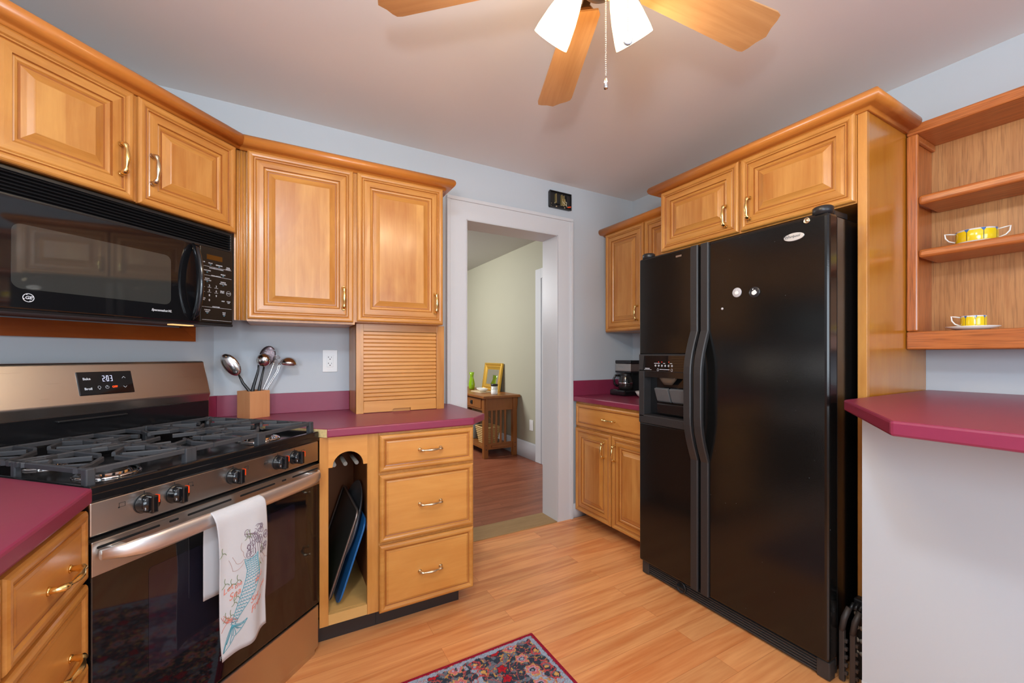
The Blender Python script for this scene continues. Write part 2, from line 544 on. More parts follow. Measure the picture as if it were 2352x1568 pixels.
        return o

def tag(o, label, cat, group=None):
    o['label'] = label
    o['category'] = cat
    if group:
        o['group'] = group
    return o

def thing(name, label, cat, loc, rz=0, group=None):
    o = bpy.data.objects.new(name, None)
    o.empty_display_size = .05
    COL.objects.link(o)
    o.location = loc
    o.rotation_euler = (0, 0, math.radians(rz))
    return tag(o, label, cat, group)

def struct(name, mb, mats, label=None):
    o = mb.build(name, mats)
    o['kind'] = 'structure'
    if label:
        o['label'] = label
    return o

def arc(cx, cy, r, a0, a1, n):
    return [(cx+r*math.cos(math.radians(a0+(a1-a0)*i/n)), cy+r*math.sin(math.radians(a0+(a1-a0)*i/n))) for i in range(n+1)]

def rrect(x0, x1, z0, z1, r, n=5):
    return arc(x1-r, z1-r, r, 0, 90, n)+arc(x0+r, z1-r, r, 90, 180, n)+arc(x0+r, z0+r, r, 180, 270, n)+arc(x1-r, z0+r, r, 270, 360, n)

FRONT = Matrix.Rotation(PI/2, 4, 'X')      # text plane -> upright, facing -y

def text_mesh(s, size, ext=.0003, align='CENTER', shear=0, bold=0):
    cu = bpy.data.curves.new('t', 'FONT')
    cu.body = s
    cu.size = size
    cu.extrude = ext
    cu.align_x = align
    cu.align_y = 'CENTER'
    cu.shear = shear
    cu.offset = bold
    cu.resolution_u = 3
    o = bpy.data.objects.new('t', cu)
    COL.objects.link(o)
    dg = bpy.context.evaluated_depsgraph_get()
    me = bpy.data.meshes.new_from_object(o.evaluated_get(dg))
    bpy.data.objects.remove(o)
    bpy.data.curves.remove(cu)
    return me

def letters(mb, s, size, x, z, y=0, mi=0, align='CENTER', shear=0, sx=1, bold=0, T=None):
    me = text_mesh(s, size, align=align, shear=shear, bold=bold)
    t = Matrix.Translation((x, y, z)) @ FRONT @ Matrix.Diagonal((sx, 1, 1, 1))
    mb.addmesh(me, mi, t if T is None else T @ t)
    bpy.data.meshes.remove(me)

def D(u, n, z=0):
    """the slanted corner: u along the wall, n towards the room"""
    return Vector((S2*u+S2*n, S2*u-S2*n, z))

# panel profiles: (inset, depth)
DOOR = [(0, .02), (0, .006), (.003, .002), (.008, 0), (.015, 0), (.021, .002), (.024, .0065), (.0265, .004), (.031, .0042), (.0335, .0085), (.037, .006),
        (.046, .0052), (.062, .0052), (.064, .011), (.068, .0085), (.074, .010), (.078, .0145), (.083, .0145), (.094, .0105), (.106, .005), (.1085, .0032), (.1105, .0030)]
DRAWER = [(0, .02), (0, .007), (.003, .003), (.008, .0005), (.014, 0), (.020, .0018), (.024, .0075), (.0285, .0085), (.030, .0055), (.036, .0045), (.038, .0045)]

def pull(parent, x, z, vert=True, mat='brass', y=-.0, L=.1, name='handle'):
    """cast bow pull with flared feet and a swollen middle"""
    mb = MB()
    h = L/2
    pts, rad = [], []
    prof = [(-1, 0, .0068), (-.97, .012, .0062), (-.9, .020, .0078), (-.8, .0235, .0066), (-.72, .0245, .0044), (-.55, .027, .0040), (-.35, .029, .0054), (-.12, .030, .0066),
            (.12, .030, .0066), (.35, .029, .0054), (.55, .027, .0040), (.72, .0245, .0044), (.8, .0235, .0066), (.9, .020, .0078), (.97, .012, .0062), (1, 0, .0068)]
    for t, o, r in prof:
        pts.append((x, y-o, z+t*h) if vert else (x+t*h, y-o, z))
        rad.append(r)
    mb.tube(pts, rad, 10, squash=1.25)
    for t in (-1, 1):
        c = (x, y, z+t*h) if vert else (x+t*h, y, z)
        mb.tube([c, (c[0], y-.004, c[2])], [.0095, .0075], 10)
    return mb.build(name, mat, parent)

def door(parent, x0, x1, z0, z1, hx=None, hz=None, mat='brass', rings=DOOR, vert=True, name='door', mats=('wood_v', 'wood_h', 'wood_pv'), sub=True):
    mb = MB()
    lim = min(x1-x0, z1-z0)/2-.012
    rg = [r for r in rings if r[0] < lim]
    mb.rings(x0, x1, z0, z1, [(i, y-.02) for i, y in rg], 0, 0, 1, 2, (.031, .062, .078, .024))
    d = mb.build(name, list(mats)+['glaze'], parent)
    if hx is not None:
        pull(d, hx, hz, vert, mat, -.0195 if name == 'door' else -.0155)
    return d
# ================================================================== THE SETTING
YB, XR, XL, ZC = 2.526, 2.561, -1.017, 2.485      # back wall, right wall, left wall, ceiling
DX0, DX1, DZ = 1.072, 1.792, 2.095                # doorway
YR = -2.0                                         # wall behind the camera

struct('floor', MB().box(XL-.1, XR+.1, YR-.1, YB-.02, -.05, 0), 'floor')
struct('ceiling', MB().box(XL-.1, XR+.1, YR-.1, YB, ZC, ZC+.06), 'ceil')
mb = MB()
mb.box(XL-.1, DX0, YB, YB+.175, -.05, ZC+.06)
mb.box(DX1, XR+.1, YB, YB+.175, -.05, ZC+.06)
mb.box(DX0, DX1, YB, YB+.175, DZ, ZC+.06)
struct('wall_back', mb, 'wall')
struct('wall_right', MB().box(XR, XR+.1, YR-.1, YB, -.05, ZC), 'wall')
mb = MB().box(XL-.1, XL, YR-.1, -1.57, -.05, ZC).box(XL-.1, XL, -.53, YB, -.05, ZC).box(XL-.1, XL, -1.57, -.53, -.05, .98).box(XL-.1, XL, -1.57, -.53, 2.02, ZC)
struct('wall_left', mb, 'wall')
mb = MB().box(XL, XL+.02, -1.65, -1.57, .9, 2.1).box(XL, XL+.02, -.53, -.45, .9, 2.1).box(XL, XL+.02, -1.57, -.53, 2.02, 2.1).box(XL, XL+.04, -1.67, -.43, .93, .98).box(XL-.06, XL-.03, -1.57, -.53, 1.48, 1.52)
struct('added_window_2', mb, 'white_paint')  # unseen window, added to give the side light a source
mb = MB()      # wall behind the camera with an opening for the added window
mb.box(XL, 0, YR-.1, YR, 0, ZC).box(1.5, XR, YR-.1, YR, 0, ZC).box(0, 1.5, YR-.1, YR, 0, .85).box(0, 1.5, YR-.1, YR, 2.05, ZC)
struct('wall_rear', mb, 'wall')
mb = MB()
for a, b in ((-.08, 0), (1.5, 1.58)):
    mb.box(a, b, YR, YR+.02, .77, 2.13)
mb.box(0, 1.5, YR, YR+.02, 2.05, 2.13).box(-.1, 1.6, YR, YR+.05, .8, .85).box(0, 1.5, YR-.07, YR-.03, 1.43, 1.47)
struct('added_window_1', mb, 'white_paint')  # unseen window frame, added so the rear fill has a source
# slanted wall across the corner behind the range
mb = MB().prism([(-.27, YB), (XL, YB), (XL, 1.779)], 0, 2.10)
struct('wall_corner', mb, 'wall')
# low wall under the bar
mb = MB().prism([(1.75, .665), (1.87, .665), (1.87, YR), (1.75, YR)], 0, 1.026)
struct('wall_peninsula', mb, 'wall')

# doorway: flat casing with a raised outer band, lined opening
def casing(mb, x0, x1, w, zt, y, th=.02, band=.022):
    for a, b, o in ((x0-w, x0, -1), (x1, x1+w, 1)):
        mb.box(a, b, y-th, y, 0, zt+w-.002)
        e = a if o < 0 else b
        mb.box(min(e, e-o*band), max(e, e-o*band), y-th-.010, y-th+.004, 0, zt+w-band-.0005, bev=.003)
    mb.box(x0, x1, y-th, y, zt, zt+w-.002)
    mb.box(x0-w, x1+w, y-th-.010, y-th+.004, zt+w-band, zt+w+.001, bev=.003)
mb = MB()
casing(mb, DX0, DX1, .136, DZ, YB)
mb.box(DX0-.001, DX0+.004, YB-.02, YB+.175, 0, DZ).box(DX1-.004, DX1+.001, YB-.02, YB+.175, 0, DZ).box(DX0, DX1, YB-.02, YB+.175, DZ-.004, DZ+.001)
struct('door_1', mb, 'white_paint')
struct('trim_1', MB().box(DX0+.004, DX1-.004, YB-.02, YB+.18, -.004, .006, bev=.002), 'thresh')

BASE = [(0, 0), (.014, 0), (.014, .075), (.010, .088), (.006, .094), (.006, .102), (0, .106)]
mb = MB().sweep(BASE, [(1.931, YB-.001, 0), (2.05, YB-.001, 0)], 1)
struct('baseboard_back', mb, 'white_paint')
mb = MB().sweep(BASE, [(1.87, .666, 0), (1.749, .666, 0), (1.749, -1.9, 0)], -1)
struct('baseboard_peninsula', mb, 'white_paint')

# the next room
NX = 2.597
struct('floor_next_room', MB().box(-1, NX, YB-.02, 7.0, -.05, -.001), 'floor_next')
struct('ceiling_next_room', MB().box(-1, NX+.1, YB+.175, 7.1, 2.53, 2.58), 'ceil_next')
struct('wall_next_room_right', MB().box(NX, NX+.1, YB+.17, 7.1, -.05, 2.53), 'wall_next')
struct('wall_next_room_far', MB().box(-1, NX, 7.0, 7.1, -.05, 2.53), 'wall_next')
struct('wall_next_room_left', MB().box(-1.1, -1, YB+.17, 7.1, -.05, 2.53), 'wall_next')
mb = MB().sweep([(0, 0), (.016, 0), (.016, .14), (.011, .165), (.011, .18), (.006, .19), (0, .195)], [(NX-.001, 4.04, 0), (NX-.001, 7, 0)], -1)
struct('baseboard_next_room', mb, 'white_paint')
mb = MB()
mb.box(NX-.02, NX, 3.93, 4.045, 0, 2.19, bev=.004).box(NX-.02, NX, 3.0, 3.93, 2.08, 2.19).box(NX-.01, NX, 3.0, 3.93, 0, 2.08)
struct('door_2', mb, 'white_paint')
# ================================================================== CROWN PROFILE
CROWN = [(0, -.014), (.011, -.014), (.013, -.006), (.018, -.0035), (.034, -.003), (.043, -.001), (.050, .005), (.0545, .013), (.056, .021), (.0545, .029), (.050, .037), (.043, .0425), (.034, .044), (0, .044)]

# ================================================================== SLANTED CORNER: cabinet, microwave, range
def cabinet_body(t, w, d, h, mat=('wood_v',), name='cabinet_box', y0=0, z0=0):
    return MB().box(0, w, y0, d, z0, z0+h).build(name, list(mat), t)

mc = thing('wall_cabinet', 'wide two-door maple wall cabinet set diagonally above the black microwave', 'cabinet', D(.684, -1.67, 1.757), 45)
cabinet_body(mc, .766, .29, .385)
door(mc, .002, .362, -.004, .368, .322, .125, 'brass')
door(mc, .376, .752, -.004, .368, .418, .128, 'nickel')
MB().sweep(CROWN, [(-.25, 0, .386), (.7795, 0, .386)], 1).build('crown_moulding', 'wood_crown', mc)

# -------- microwave
mw = thing('microwave', 'black over-the-range microwave oven hung below the diagonal cabinet', 'microwave', D(.684, -1.672, 1.342), 45)
mb = MB().box(0, .754, .02, .27, .004, .408, bev=.004)
mb.box(.0, .754, .0, .03, .0, .012, bev=.003)
mb.build('housing', 'black_satin', mw)
mb = MB()
mb.box(0, .754, .004, .024, .324, .332, bev=.002).box(0, .754, .004, .024, .396, .408, bev=.002).box(0, .008, .004, .024, .33, .4).box(.742, .754, .002, .024, .33, .4, bev=.003)
for i in range(6):
    z = .337+i*.0105
    mb.prism([(.000, z), (.004, z+.004), (.020, z+.008), (.020, z+.003), (.006, z-.001)], .006, .744, 'x')
mb.build('vent_grille', 'black_satin', mw)
dr = MB().prism(rrect(.0, .598, .008, .322, .006), -.012, .018, 'y', bev=.004).build('door', 'black_glass', mw)
M['mw_window'] = plain('microwave_screen', srgb(78, 79, 76), .03, .5, spec=.8)
MB().prism(rrect(.064, .487, .066, .25, .022), -.0125, -.0115, 'y').build('window', 'mw_window', dr)
mb = MB()
pts = []
for i in range(13):
    q = i/12
    pts.append((.566-.004*math.sin(q*PI), -.014-.046*math.sin(q*PI)**.55, .022+.29*q))
mb.tube(pts, [.010]+[.0165]*11+[.010], 12, squash=.62)
mb.build('handle', 'black_gloss', dr)
mb = MB()
for k in range(24):          # monogram badge: ring and two script letters
    a0, a1 = 2*PI*k/24, 2*PI*(k+1)/24
    o = [(.099+r*math.cos(a), .042+r*math.sin(a)) for a, r in ((a0, .0125), (a1, .0125), (a1, .0108), (a0, .0108))]
    mb.prism(o, -.0126, -.012, 'y')
letters(mb, 'GE', .0125, .099, .042, -.0123, shear=.25, bold=.0003)
for a in (20, 110, 200, 290):
    c = (.099+.0098*math.cos(math.radians(a)), .042+.0098*math.sin(math.radians(a)))
    mb.prism(arc(c[0], c[1], .0013, 0, 330, 8), -.0126, -.012, 'y')
letters(mb, 'SpacemakerXL', .0115, .455, .042, -.0123, shear=.3, bold=.0002)
mb.build('lettering', 'white_print', dr)
cp = MB().box(.604, .748, -.004, .02, .012, .322, bev=.003).build('control_panel', plain('control_membrane', srgb(30, 26, 22), .3), mw)
MB().box(.632, .70, -.0048, -.0035, .272, .292).build('display', plain('amber_display', srgb(88, 54, 14), .2), cp)
mb = MB()
for z in (.242, .205, .075, .022):
    mb.box(.612, .742, -.0046, -.0038, z, z+.0009)
def word(s, x, z, sz=.0062):
    letters(mb, s, sz, x, z, -.0042, bold=.00008)
word('COOK', .616, .258); word('DELAY', .648, .257); word('REMINDER', .686, .254); word('TIMER', .727, .252); word('ON/OFF', .727, .246)
word('CONVENIENCE COOKING', .674, .2375, .0052)
word('POPCORN', .634, .225); word('REHEAT', .704, .218); word('SENSOR CONTROLS', .672, .2075, .0046)
word('MICRO', .634, .192); word('COOK I & II', .634, .185); word('EXPRESS', .704, .186); word('AUTO TIME', .704, .179)
for i, n in enumerate('123456789'):
    word(n, (.616, .643, .673)[i % 3], (.164, .144, .124)[i//3], .0115)
    if i < 6:
        mb.box((.616, .643, .673)[i % 3]-.008, (.616, .643, .673)[i % 3]+.008, -.0046, -.0038, (.1565, .1365)[i//3], (.1575, .1375)[i//3])
word('0', .643, .104, .0115)
word('POWER', .616, .110); word('LEVEL', .616, .104); word('DELAY', .700, .148); word('START', .700, .142); word('HELP', .704, .106)
word('START', .729, .142, .0058); word('CLEAR', .729, .107, .0058); word('OFF', .729, .101, .0058)
mb.tube([(.729+.010*math.cos(a*PI/12), -.0042, .142+.010*math.sin(a*PI/12)) for a in range(24)], .0005, 4, closed=True)
word('SELECTIONS', .672, .0785, .0058); word('SURFACE', .634, .063); word('LIGHT', .634, .056); word('VENT', .708, .057); word('FAN', .708, .050)
mb.build('lettering', 'white_print', cp)
mb = MB()
for x, z in ((.648, .249), (.686, .247), (.634, .217), (.704, .211), (.634, .178), (.704, .172), (.634, .049), (.708, .043)):
    mb.box(x-.003, x+.003, -.0046, -.0038, z, z+.0022)
mb.build('key_marks', plain('cyan_print', srgb(110, 170, 196), .5), cp)
MB().box(.58, .665, .11, .14, .0005, .004).build('task_lamp', plain('lamp_lens', srgb(255, 214, 150), .3, emit=srgb(255, 190, 120), estr=1.2), mw)

# -------- board on the slanted wall below the microwave
tb = thing('wood_trim', 'reddish-brown wooden trim board on the wall between microwave and range', 'trim', D(.53, -1.977, 1.283), 45)
mb = MB()
mb.prism([(0, 0), (.96, 0), (.90, .06), (0, .06)], 0, .02, 'y').prism([(.9605, 0), (.9605, .14), (.9005, .14), (.9005, .0605)], 0, .02, 'y')
for o in [mb.build('board', 'red_wood', tb)]:
    o.location = (0, -.0205, 0)

# -------- range
rg = thing('gas_range', 'stainless freestanding gas range standing diagonally across the corner', 'stove', D(.685, -1.235, 0), 45)
W_ = .762
mb = MB().box(.004, W_-.004, .03, .68, .03, .885)
for x in (.05, W_-.05):
    for y in (.08, .6):
        mb.cyl((x, y, 0), (x, y, .04), .018)
mb.build('range_body', 'black_satin', rg)
mb = MB()
mb.box(0, W_, -.004, .62, .867, .890, bev=.004)
mb.box(0, W_, -.004, .018, .885, .906, bev=.004).box(0, .014, .01, .62, .885, .906, bev=.004).box(W_-.014, W_, .01, .62, .885, .906, bev=.004).box(0, W_, .585, .68, .86, 1.018, bev=.004)
mb.build('cooktop', 'black_gloss', rg)
mb = MB().box(.002, W_-.002, -.002, .04, .786, .867, bev=.003)
pn = mb.build('control_panel', 'ss', rg)
mb = MB()
for cx, q in ((.118, -1), (.195, 1), (.375, 0), (.554, -1), (.632, 1)):
    bx = cx-.050 if q < 0 else (cx+.044 if q > 0 else cx+.05)
    for a, b, c, d in ((bx-.007, bx+.007, .838, .8388), (bx-.007, bx+.007, .848, .8488), (bx-.007, bx-.0062, .838, .8488), (bx+.0062, bx+.007, .838, .8488)):
        mb.box(a, b, -.0026, -.0018, c, d)
    mb.prism(arc(bx-.007 if q <= 0 else bx+.007, .838, .002, 0, 330, 8), -.0026, -.0018, 'y')
    mb.box(cx-.0008, cx+.0008, -.0026, -.0018, .856, .862)
mb.build('burner_symbols', 'black_matte', pn)
for cx in (.118, .195, .375, .554, .632):
    T = Matrix.Translation((cx, -.0025, .830)) @ Matrix.Rotation(PI/2, 4, 'X')
    mb = MB()
    mb.lathe([(.0245, 0), (.0245, .006), (.0235, .010), (.0225, .024), (.021, .028), (0, .0285)], 28, T)
    mb.box(-.0085, .0085, -.0225, .0235, .014, .042, bev=.004, T=T)
    kn = mb.build('knob', 'black_gloss', rg)
    mb = MB()
    mb.box(.0055, .0088, .004, .0235, .0425, .0432, T=T).box(.0055, .0088, .0228, .0238, .03, .0432, T=T)
    mb.build('pointer', 'red_print', kn)
    mb = MB()
    letters(mb, 'OFF', .0075, 0, .0268, 0, T=Matrix.Translation((cx, -.016, .830)) @ Matrix.Rotation(-.9, 4, 'X') @ Matrix.Translation((0, -.006, -.004)))
    letters(mb, '2', .008, -.0160, -.008, -.0305, T=Matrix.Translation((cx, -.0005, .830)))
    mb.build('lettering', 'white_print', kn)
    MB().lathe([(.0262, 0), (.0262, .0015), (.0255, .002), (0, .002)], 28, Matrix.Translation((cx, -.0015, .830)) @ Matrix.Rotation(PI/2, 4, 'X')).build('knob_ring', 'black_satin', kn)

od = MB().box(.002, W_-.002, -.006, .04, .205, .773, bev=.003).build('oven_door', 'black_glass', rg)
mb = MB().box(.002, W_-.002, -.0085, -.0055, .692, .773, bev=.001)
mb.box(.002, W_-.002, -.0085, .02, .767, .7745, bev=.002)
mb.build('door_top_rail', 'ss', od)
mb = MB()
for a, b in ((.012, .152), (.176, .201), (.226, .364), (.395, .535), (.566, .586), (.615, .750)):
    mb.prism(rrect(a, b, .7555, .7615, .0028, 4), -.0092, -.0084, 'y')
mb.build('vent_slot', 'dark', od)
M['oven_window'] = plain('oven_window', (.012, .010, .018, 1), .05, spec=.75)
MB().prism(rrect(.126, .63, .372, .655, .01), -.0066, -.0058, 'y').build('window', 'oven_window', od)
mb = MB()
letters(mb, 'FRIGIDAIRE', .019, .381, .272, -.0064, sx=1.15)
mb.build('lettering', 'grey_print', od)
mb = MB()
bar = []
for i in range(25):
    q = i/24
    e = min(q, 1-q)
    bar.append((.014+.728*q, -.018-.050*min(1, (e/.11))**.5*(0.85+.15*math.sin(PI*q)), .742))
vs = []
prof = [(-.007, -.019), (-.010, -.008), (-.010, .008), (-.007, .019), (.0, .023), (.006, .015), (.006, -.015), (0, -.023)]
n = len(prof)
fs = []
for i, p in enumerate(bar):
    sc = min(1, .55+min(i, 24-i)*.2)
    vs += [(p[0], p[1]+dy, p[2]+dz*sc) for dy, dz in prof]
for i in range(24):
    for k in range(n):
        l = (k+1) % n
        fs.append((i*n+k, i*n+l, (i+1)*n+l, (i+1)*n+k))
fs += [tuple(range(n))[::-1], tuple(range(24*n, 25*n))]
mb.add(vs, fs, 0, True)
for x in (.05, .706):
    mb.box(x-.012, x+.012, -.050, -.006, .730, .754, bev=.004)
mb.build('handle', 'ss_bar', od)
mb = MB().box(.002, W_-.002, -.004, .04, .022, .196, bev=.004).box(.02, W_-.02, .0, .04, .0, .03)
mb.build('storage_drawer', 'ss', rg)
# backguard: face tilted back, lower lip turned under
mb = MB()
mb.prism([(.575, 1.050), (.615, 1.188), (.622, 1.193), (.685, 1.193), (.685, .93), (.600, .93), (.588, 1.014)], 0, W_, 'x', bev=.004)
bg = mb.build('backguard', 'ss', rg)
TB = Matrix.Translation((0, .575, 1.050)) @ Matrix.Rotation(-math.atan2(.040, .138), 4, 'X')
ds = MB().box(.300, .466, -.0035, .004, .030, .114, bev=.002, T=TB).build('display_panel', 'black_glass', bg)
mb = MB()
def seg7(mb, x, z, on, h=.0105, w=.0062, t=.0011):
    S = {'a': (x, x+w, z+2*h-t, z+2*h), 'g': (x, x+w, z+h-t/2, z+h+t/2), 'd': (x, x+w, z, z+t), 'f': (x, x+t, z+h, z+2*h), 'b': (x+w-t, x+w, z+h, z+2*h),
         'e': (x, x+t, z, z+h), 'c': (x+w-t, x+w, z, z+h)}
    for k in on:
        a, b, c, d = S[k]
        mb.box(a, b, -.0044, -.0036, c, d, T=TB)
seg7(mb, .372, .077, 'abged'); seg7(mb, .384, .077, 'abcdef'); seg7(mb, .395, .077, 'abgcd')
for z in (.083, .091):
    mb.box(.3805, .3817, -.0044, -.0036, z, z+.0012, T=TB)
mb.build('clock_digits', plain('lit_digits', srgb(220, 224, 255), .4, emit=srgb(214, 218, 255), estr=.8), ds)
mb = MB()
letters(mb, 'Bake', .0115, .326, .088, -.004, T=TB, bold=.0003); letters(mb, 'Broil', .0115, .326, .052, -.004, T=TB, bold=.0003)
for pts in ([(.432, .086), (.4375, .092), (.443, .086)], [(.432, .056), (.4375, .050), (.443, .056)]):
    mb.tube([TB @ Vector((x, -.004, z)) for x, z in pts], .0009, 6)
mb.tube([TB @ Vector((.358+.0042*math.cos(a), -.004, .056+.0048*math.sin(a))) for a in np.linspace(-.9, PI+.9, 14)], .0006, 5)
mb.box(.3562, .3598, -.0044, -.0036, .0485, .051, T=TB)
mb.tube([TB @ Vector((.3815+.0052*math.cos(a), -.004, .055+.0052*math.sin(a))) for a in np.linspace(0, 2*PI, 20)[:-1]], .0006, 5, closed=True)
mb.box(.3811, .3819, -.0044, -.0036, .055, .062, T=TB)
mb.build('lettering', 'white_print', ds)
mb = MB()
letters(mb, 'OFF', .0095, .405, .055, -.004, T=TB, bold=.0004)
mb.build('off_mark', plain('lit_orange', srgb(240, 80, 30), .4, emit=srgb(255, 70, 20), estr=.8), ds)
MB().box(.24, .44, .575, .59, .996, 1.002, bev=.002).build('oven_vent', 'black_satin', rg)

# burners under the grates
for cx, cy, r in ((.135, .165, .048), (.135, .43, .034), (.381, .30, .044), (.627, .165, .052), (.627, .43, .040)):
    T = Matrix.Translation((cx, cy, .889))
    mb = MB().lathe([(r*1.5, 0), (r*1.5, .004), (r*1.35, .0075), (r*1.2, .003), (r*1.1, .003), (r*1.02, .010), (r*.85, .011), (0, .011)], 36, T)
    bn = mb.build('burner', 'chrome', rg)
    MB().lathe([(r*.86, .011), (r*.9, .018), (r*.8, .022), (0, .023)], 32, T).build('burner_cap', 'black_satin', bn)

# cast-iron grates
def grate(x0, x1, kind):
    mb = MB()
    y0, y1, zt, h, w = .022, .575, .945, .013, .011
    bar = lambda a, b, ww=w, hh=h: mb.add(*beam(a, b, ww, hh, zt))
    for x in (x0+w/2, x1-w/2):
        bar((x, y0), (x, y1))
    for y in (y0+w/2, y1-w/2):
        bar((x0, y), (x1, y))
    for x in (x0+w/2, x1-w/2):
        for y in (y0+w/2, y1-w/2):
            mb.box(x-.010, x+.010, y-.010, y+.010, .8895, zt+.001, bev=.003)
    cx = (x0+x1)/2
    ym = (y0+y1)/2
    if kind == 'side':
        for x in (x0+w/2, x1-w/2):
            mb.box(x-.008, x+.008, ym-.008, ym+.008, .8895, zt, bev=.003)
        bar((x0, ym-.016), (x0+.05, ym-.016)); bar((x1-.05, ym-.016), (x1, ym-.016))
        bar((x0, ym+.016), (x0+.05, ym+.016)); bar((x1-.05, ym+.016), (x1, ym+.016))
        bar((x0+.05, ym-.016), (x0+.085, ym), .009); bar((x0+.05, ym+.016), (x0+.085, ym), .009)
        bar((x1-.05, ym-.016), (x1-.085, ym), .009); bar((x1-.05, ym+.016), (x1-.085, ym), .009)
        bar((x0+.085, ym), (x1-.085, ym), .009)
        for cy in ((y0+ym)/2, (y1+ym)/2):
            for sx in (-1, 1):
                xe = x0 if sx < 0 else x1
                for sy in (-1, 1):       # bent fingers from the rails towards the flame
                    k = (xe-sx*.042, cy+sy*.075)
                    bar((xe, cy+sy*.100), k, .010); bar(k, (cx+sx*.026, cy+sy*.020), .009)
                    bar((k[0], k[1]), (xe-sx*.012, cy+sy*.030), .008)
            bar((cx, cy-.035), (cx, max(y0, cy-.125)), .009); bar((cx, cy+.035), (cx, min(y1, cy+.125)), .009)
    else:
        for x in (cx-.048, cx+.048):
            bar((x, y0), (x, y0+.09), .009); bar((x, y1-.09), (x, y1), .009)
            bar((x, y0+.09), (cx+(x-cx)*.35, y0+.17), .009); bar((x, y1-.09), (cx+(x-cx)*.35, y1-.17), .009)
        for cy in (ym-.13, ym, ym+.13):
            for sx in (-1, 1):
                xe = x0 if sx < 0 else x1
                bar((xe, cy-.028), (xe-sx*.038, cy-.028), .010); bar((xe-sx*.038, cy-.028), (cx+sx*.024, cy), .009)
                bar((xe, cy+.028), (xe-sx*.050, cy+.010), .009)
    mb.build('grate', 'iron', rg)

def beam(a, b, w, h, zt):
    a, b = Vector((a[0], a[1], 0)), Vector((b[0], b[1], 0))
    t = (b-a).normalized()
    s = Vector((-t.y, t.x, 0))
    vs = []
    for p in (a-t*w*.3, b+t*w*.3):
        for o, z in ((-.5, zt-h), (.5, zt-h), (.5, zt-.003), (.3, zt), (-.3, zt), (-.5, zt-.003)):
            vs.append(p+s*o*w+Vector((0, 0, z)))
    fs = [(0, 1, 2, 3, 4, 5), (6, 7, 8, 9, 10, 11)[::-1]]
    for k in range(6):
        l = (k+1) % 6
        fs.append((k, 6+k, 6+l, l))
    return vs, fs
grate(.010, .256, 'side'); grate(.258, .504, 'mid'); grate(.506, .752, 'side')

# -------- towel over the oven door handle
tw = thing('dish_towel', 'white cotton dish towel embroidered with a mermaid, hanging over the oven door handle', 'towel', D(.685, -1.235, 0), 45)
def towel_point(s, t):
    """s across 0..1, t along: negative = behind the bar, 0 = over the bar, positive = front length in metres"""
    if t < 0:
        x = .252+.150*s
        drop = -t
        z = .764-drop
        y = -.0475+.010*min(1, drop/.05)
        y += .004*math.sin(s*7+2)*min(1, drop/.1)
        return Vector((x+.02*(1-s)*0, y, z))
    q = min(1, t/.43)
    xl = .250+.006*math.sin(q*5)+.018*q*q-.012*math.exp(-q*9)
    xr = .414+.011*math.sin(min(1, q*1.3)*PI)-.002*q
    x = xl+(xr-xl)*s
    fold = math.sin(s*6.2+.6+q*1.1)*.008+math.sin(s*13+q*3)*.0022
    y = -.091+.0+fold*min(1, q*2.2)-.012*q
    if t < .03:
        y += .014*(1-t/.03)**2
    z = .766-t*(1+.045*(1-s)-.012*math.sin(s*8))
    return Vector((x, y, z))
NS, ts = 40, [-.265+.0175*i for i in range(15)]+[-.008, .0]+[.008, .016]+[.03+.0145*i for i in range(28)]
vs = []
for t in ts:
    for i in range(NS+1):
        s = i/NS
        if -.02 < t < .012:
            a = (t+.02)/.032
            p0, p1 = towel_point(s, -.02), towel_point(s, .012)
            p = p0.lerp(p1, a) + Vector((0, 0, .014*math.sin(a*PI)))
        else:
            p = towel_point(s, t)
        vs.append(p)
fs = [(j*(NS+1)+i, j*(NS+1)+i+1, (j+1)*(NS+1)+i+1, (j+1)*(NS+1)+i) for j in range(len(ts)-1) for i in range(NS)]
M['towel'] = plain('white_cotton', srgb(208, 208, 210), .9, bump=.2, bscale=900, spec=.2)
o = MB().add(vs, fs, 0, True).build('cloth', 'towel', tw)
sd = o.modifiers.new('thick', 'SOLIDIFY'); sd.thickness = .0022; sd.offset = 0

def stitch(col, lines, r=.0006, name='embroidery'):
    """thread lines given in the cloth's own (x 0..1, y 0..1 from top) plane"""
    mb = MB()
    for ln in lines:
        pts = []
        for x, y in ln:
            p = towel_point(x, (y*1.05-.09)*.43)
            pts.append(p+Vector((0, -.0022, 0)))
        mb.tube(pts, r, 5)
    mb.build(name, col, tw)
def spiral(cx, cy, r, a0, turns, n=14, k=.25):
    return [(cx+(r*(1-(1-k)*i/n))*math.cos(a0+turns*2*PI*i/n), cy+(r*(1-(1-k)*i/n))*.42*math.sin(a0+turns*2*PI*i/n)) for i in range(n+1)]
def bez(p0, p1, p2, n=8):
    return [((1-t)**2*p0[0]+2*t*(1-t)*p1[0]+t*t*p2[0], (1-t)**2*p0[1]+2*t*(1-t)*p1[1]+t*t*p2[1]) for t in [i/n for i in range(n+1)]]
M['th_plum'] = plain('plum_thread', srgb(128, 100, 116), .6)
M['th_teal'] = plain('teal_thread', srgb(86, 164, 180), .6)
M['th_green'] = plain('green_thread', srgb(122, 138, 84), .6)
M['th_coral'] = plain('coral_thread', srgb(222, 136, 118), .6)
M['th_skin'] = plain('rose_thread', srgb(196, 158, 146), .6)
hair = []
rnd = random.Random(3)
for i in range(26):
    x, y = .50+.44*rnd.random(), .285+.17*rnd.random()
    hair.append(spiral(x, y, .045+.04*rnd.random(), rnd.random()*6, .7+.5*rnd.random()))
for i in range(6):
    hair.append(bez((.46+.03*i, .292+.004*i), (.60+.04*i, .29), (.55+.05*i, .43+.010*i)))
stitch('th_plum', hair)
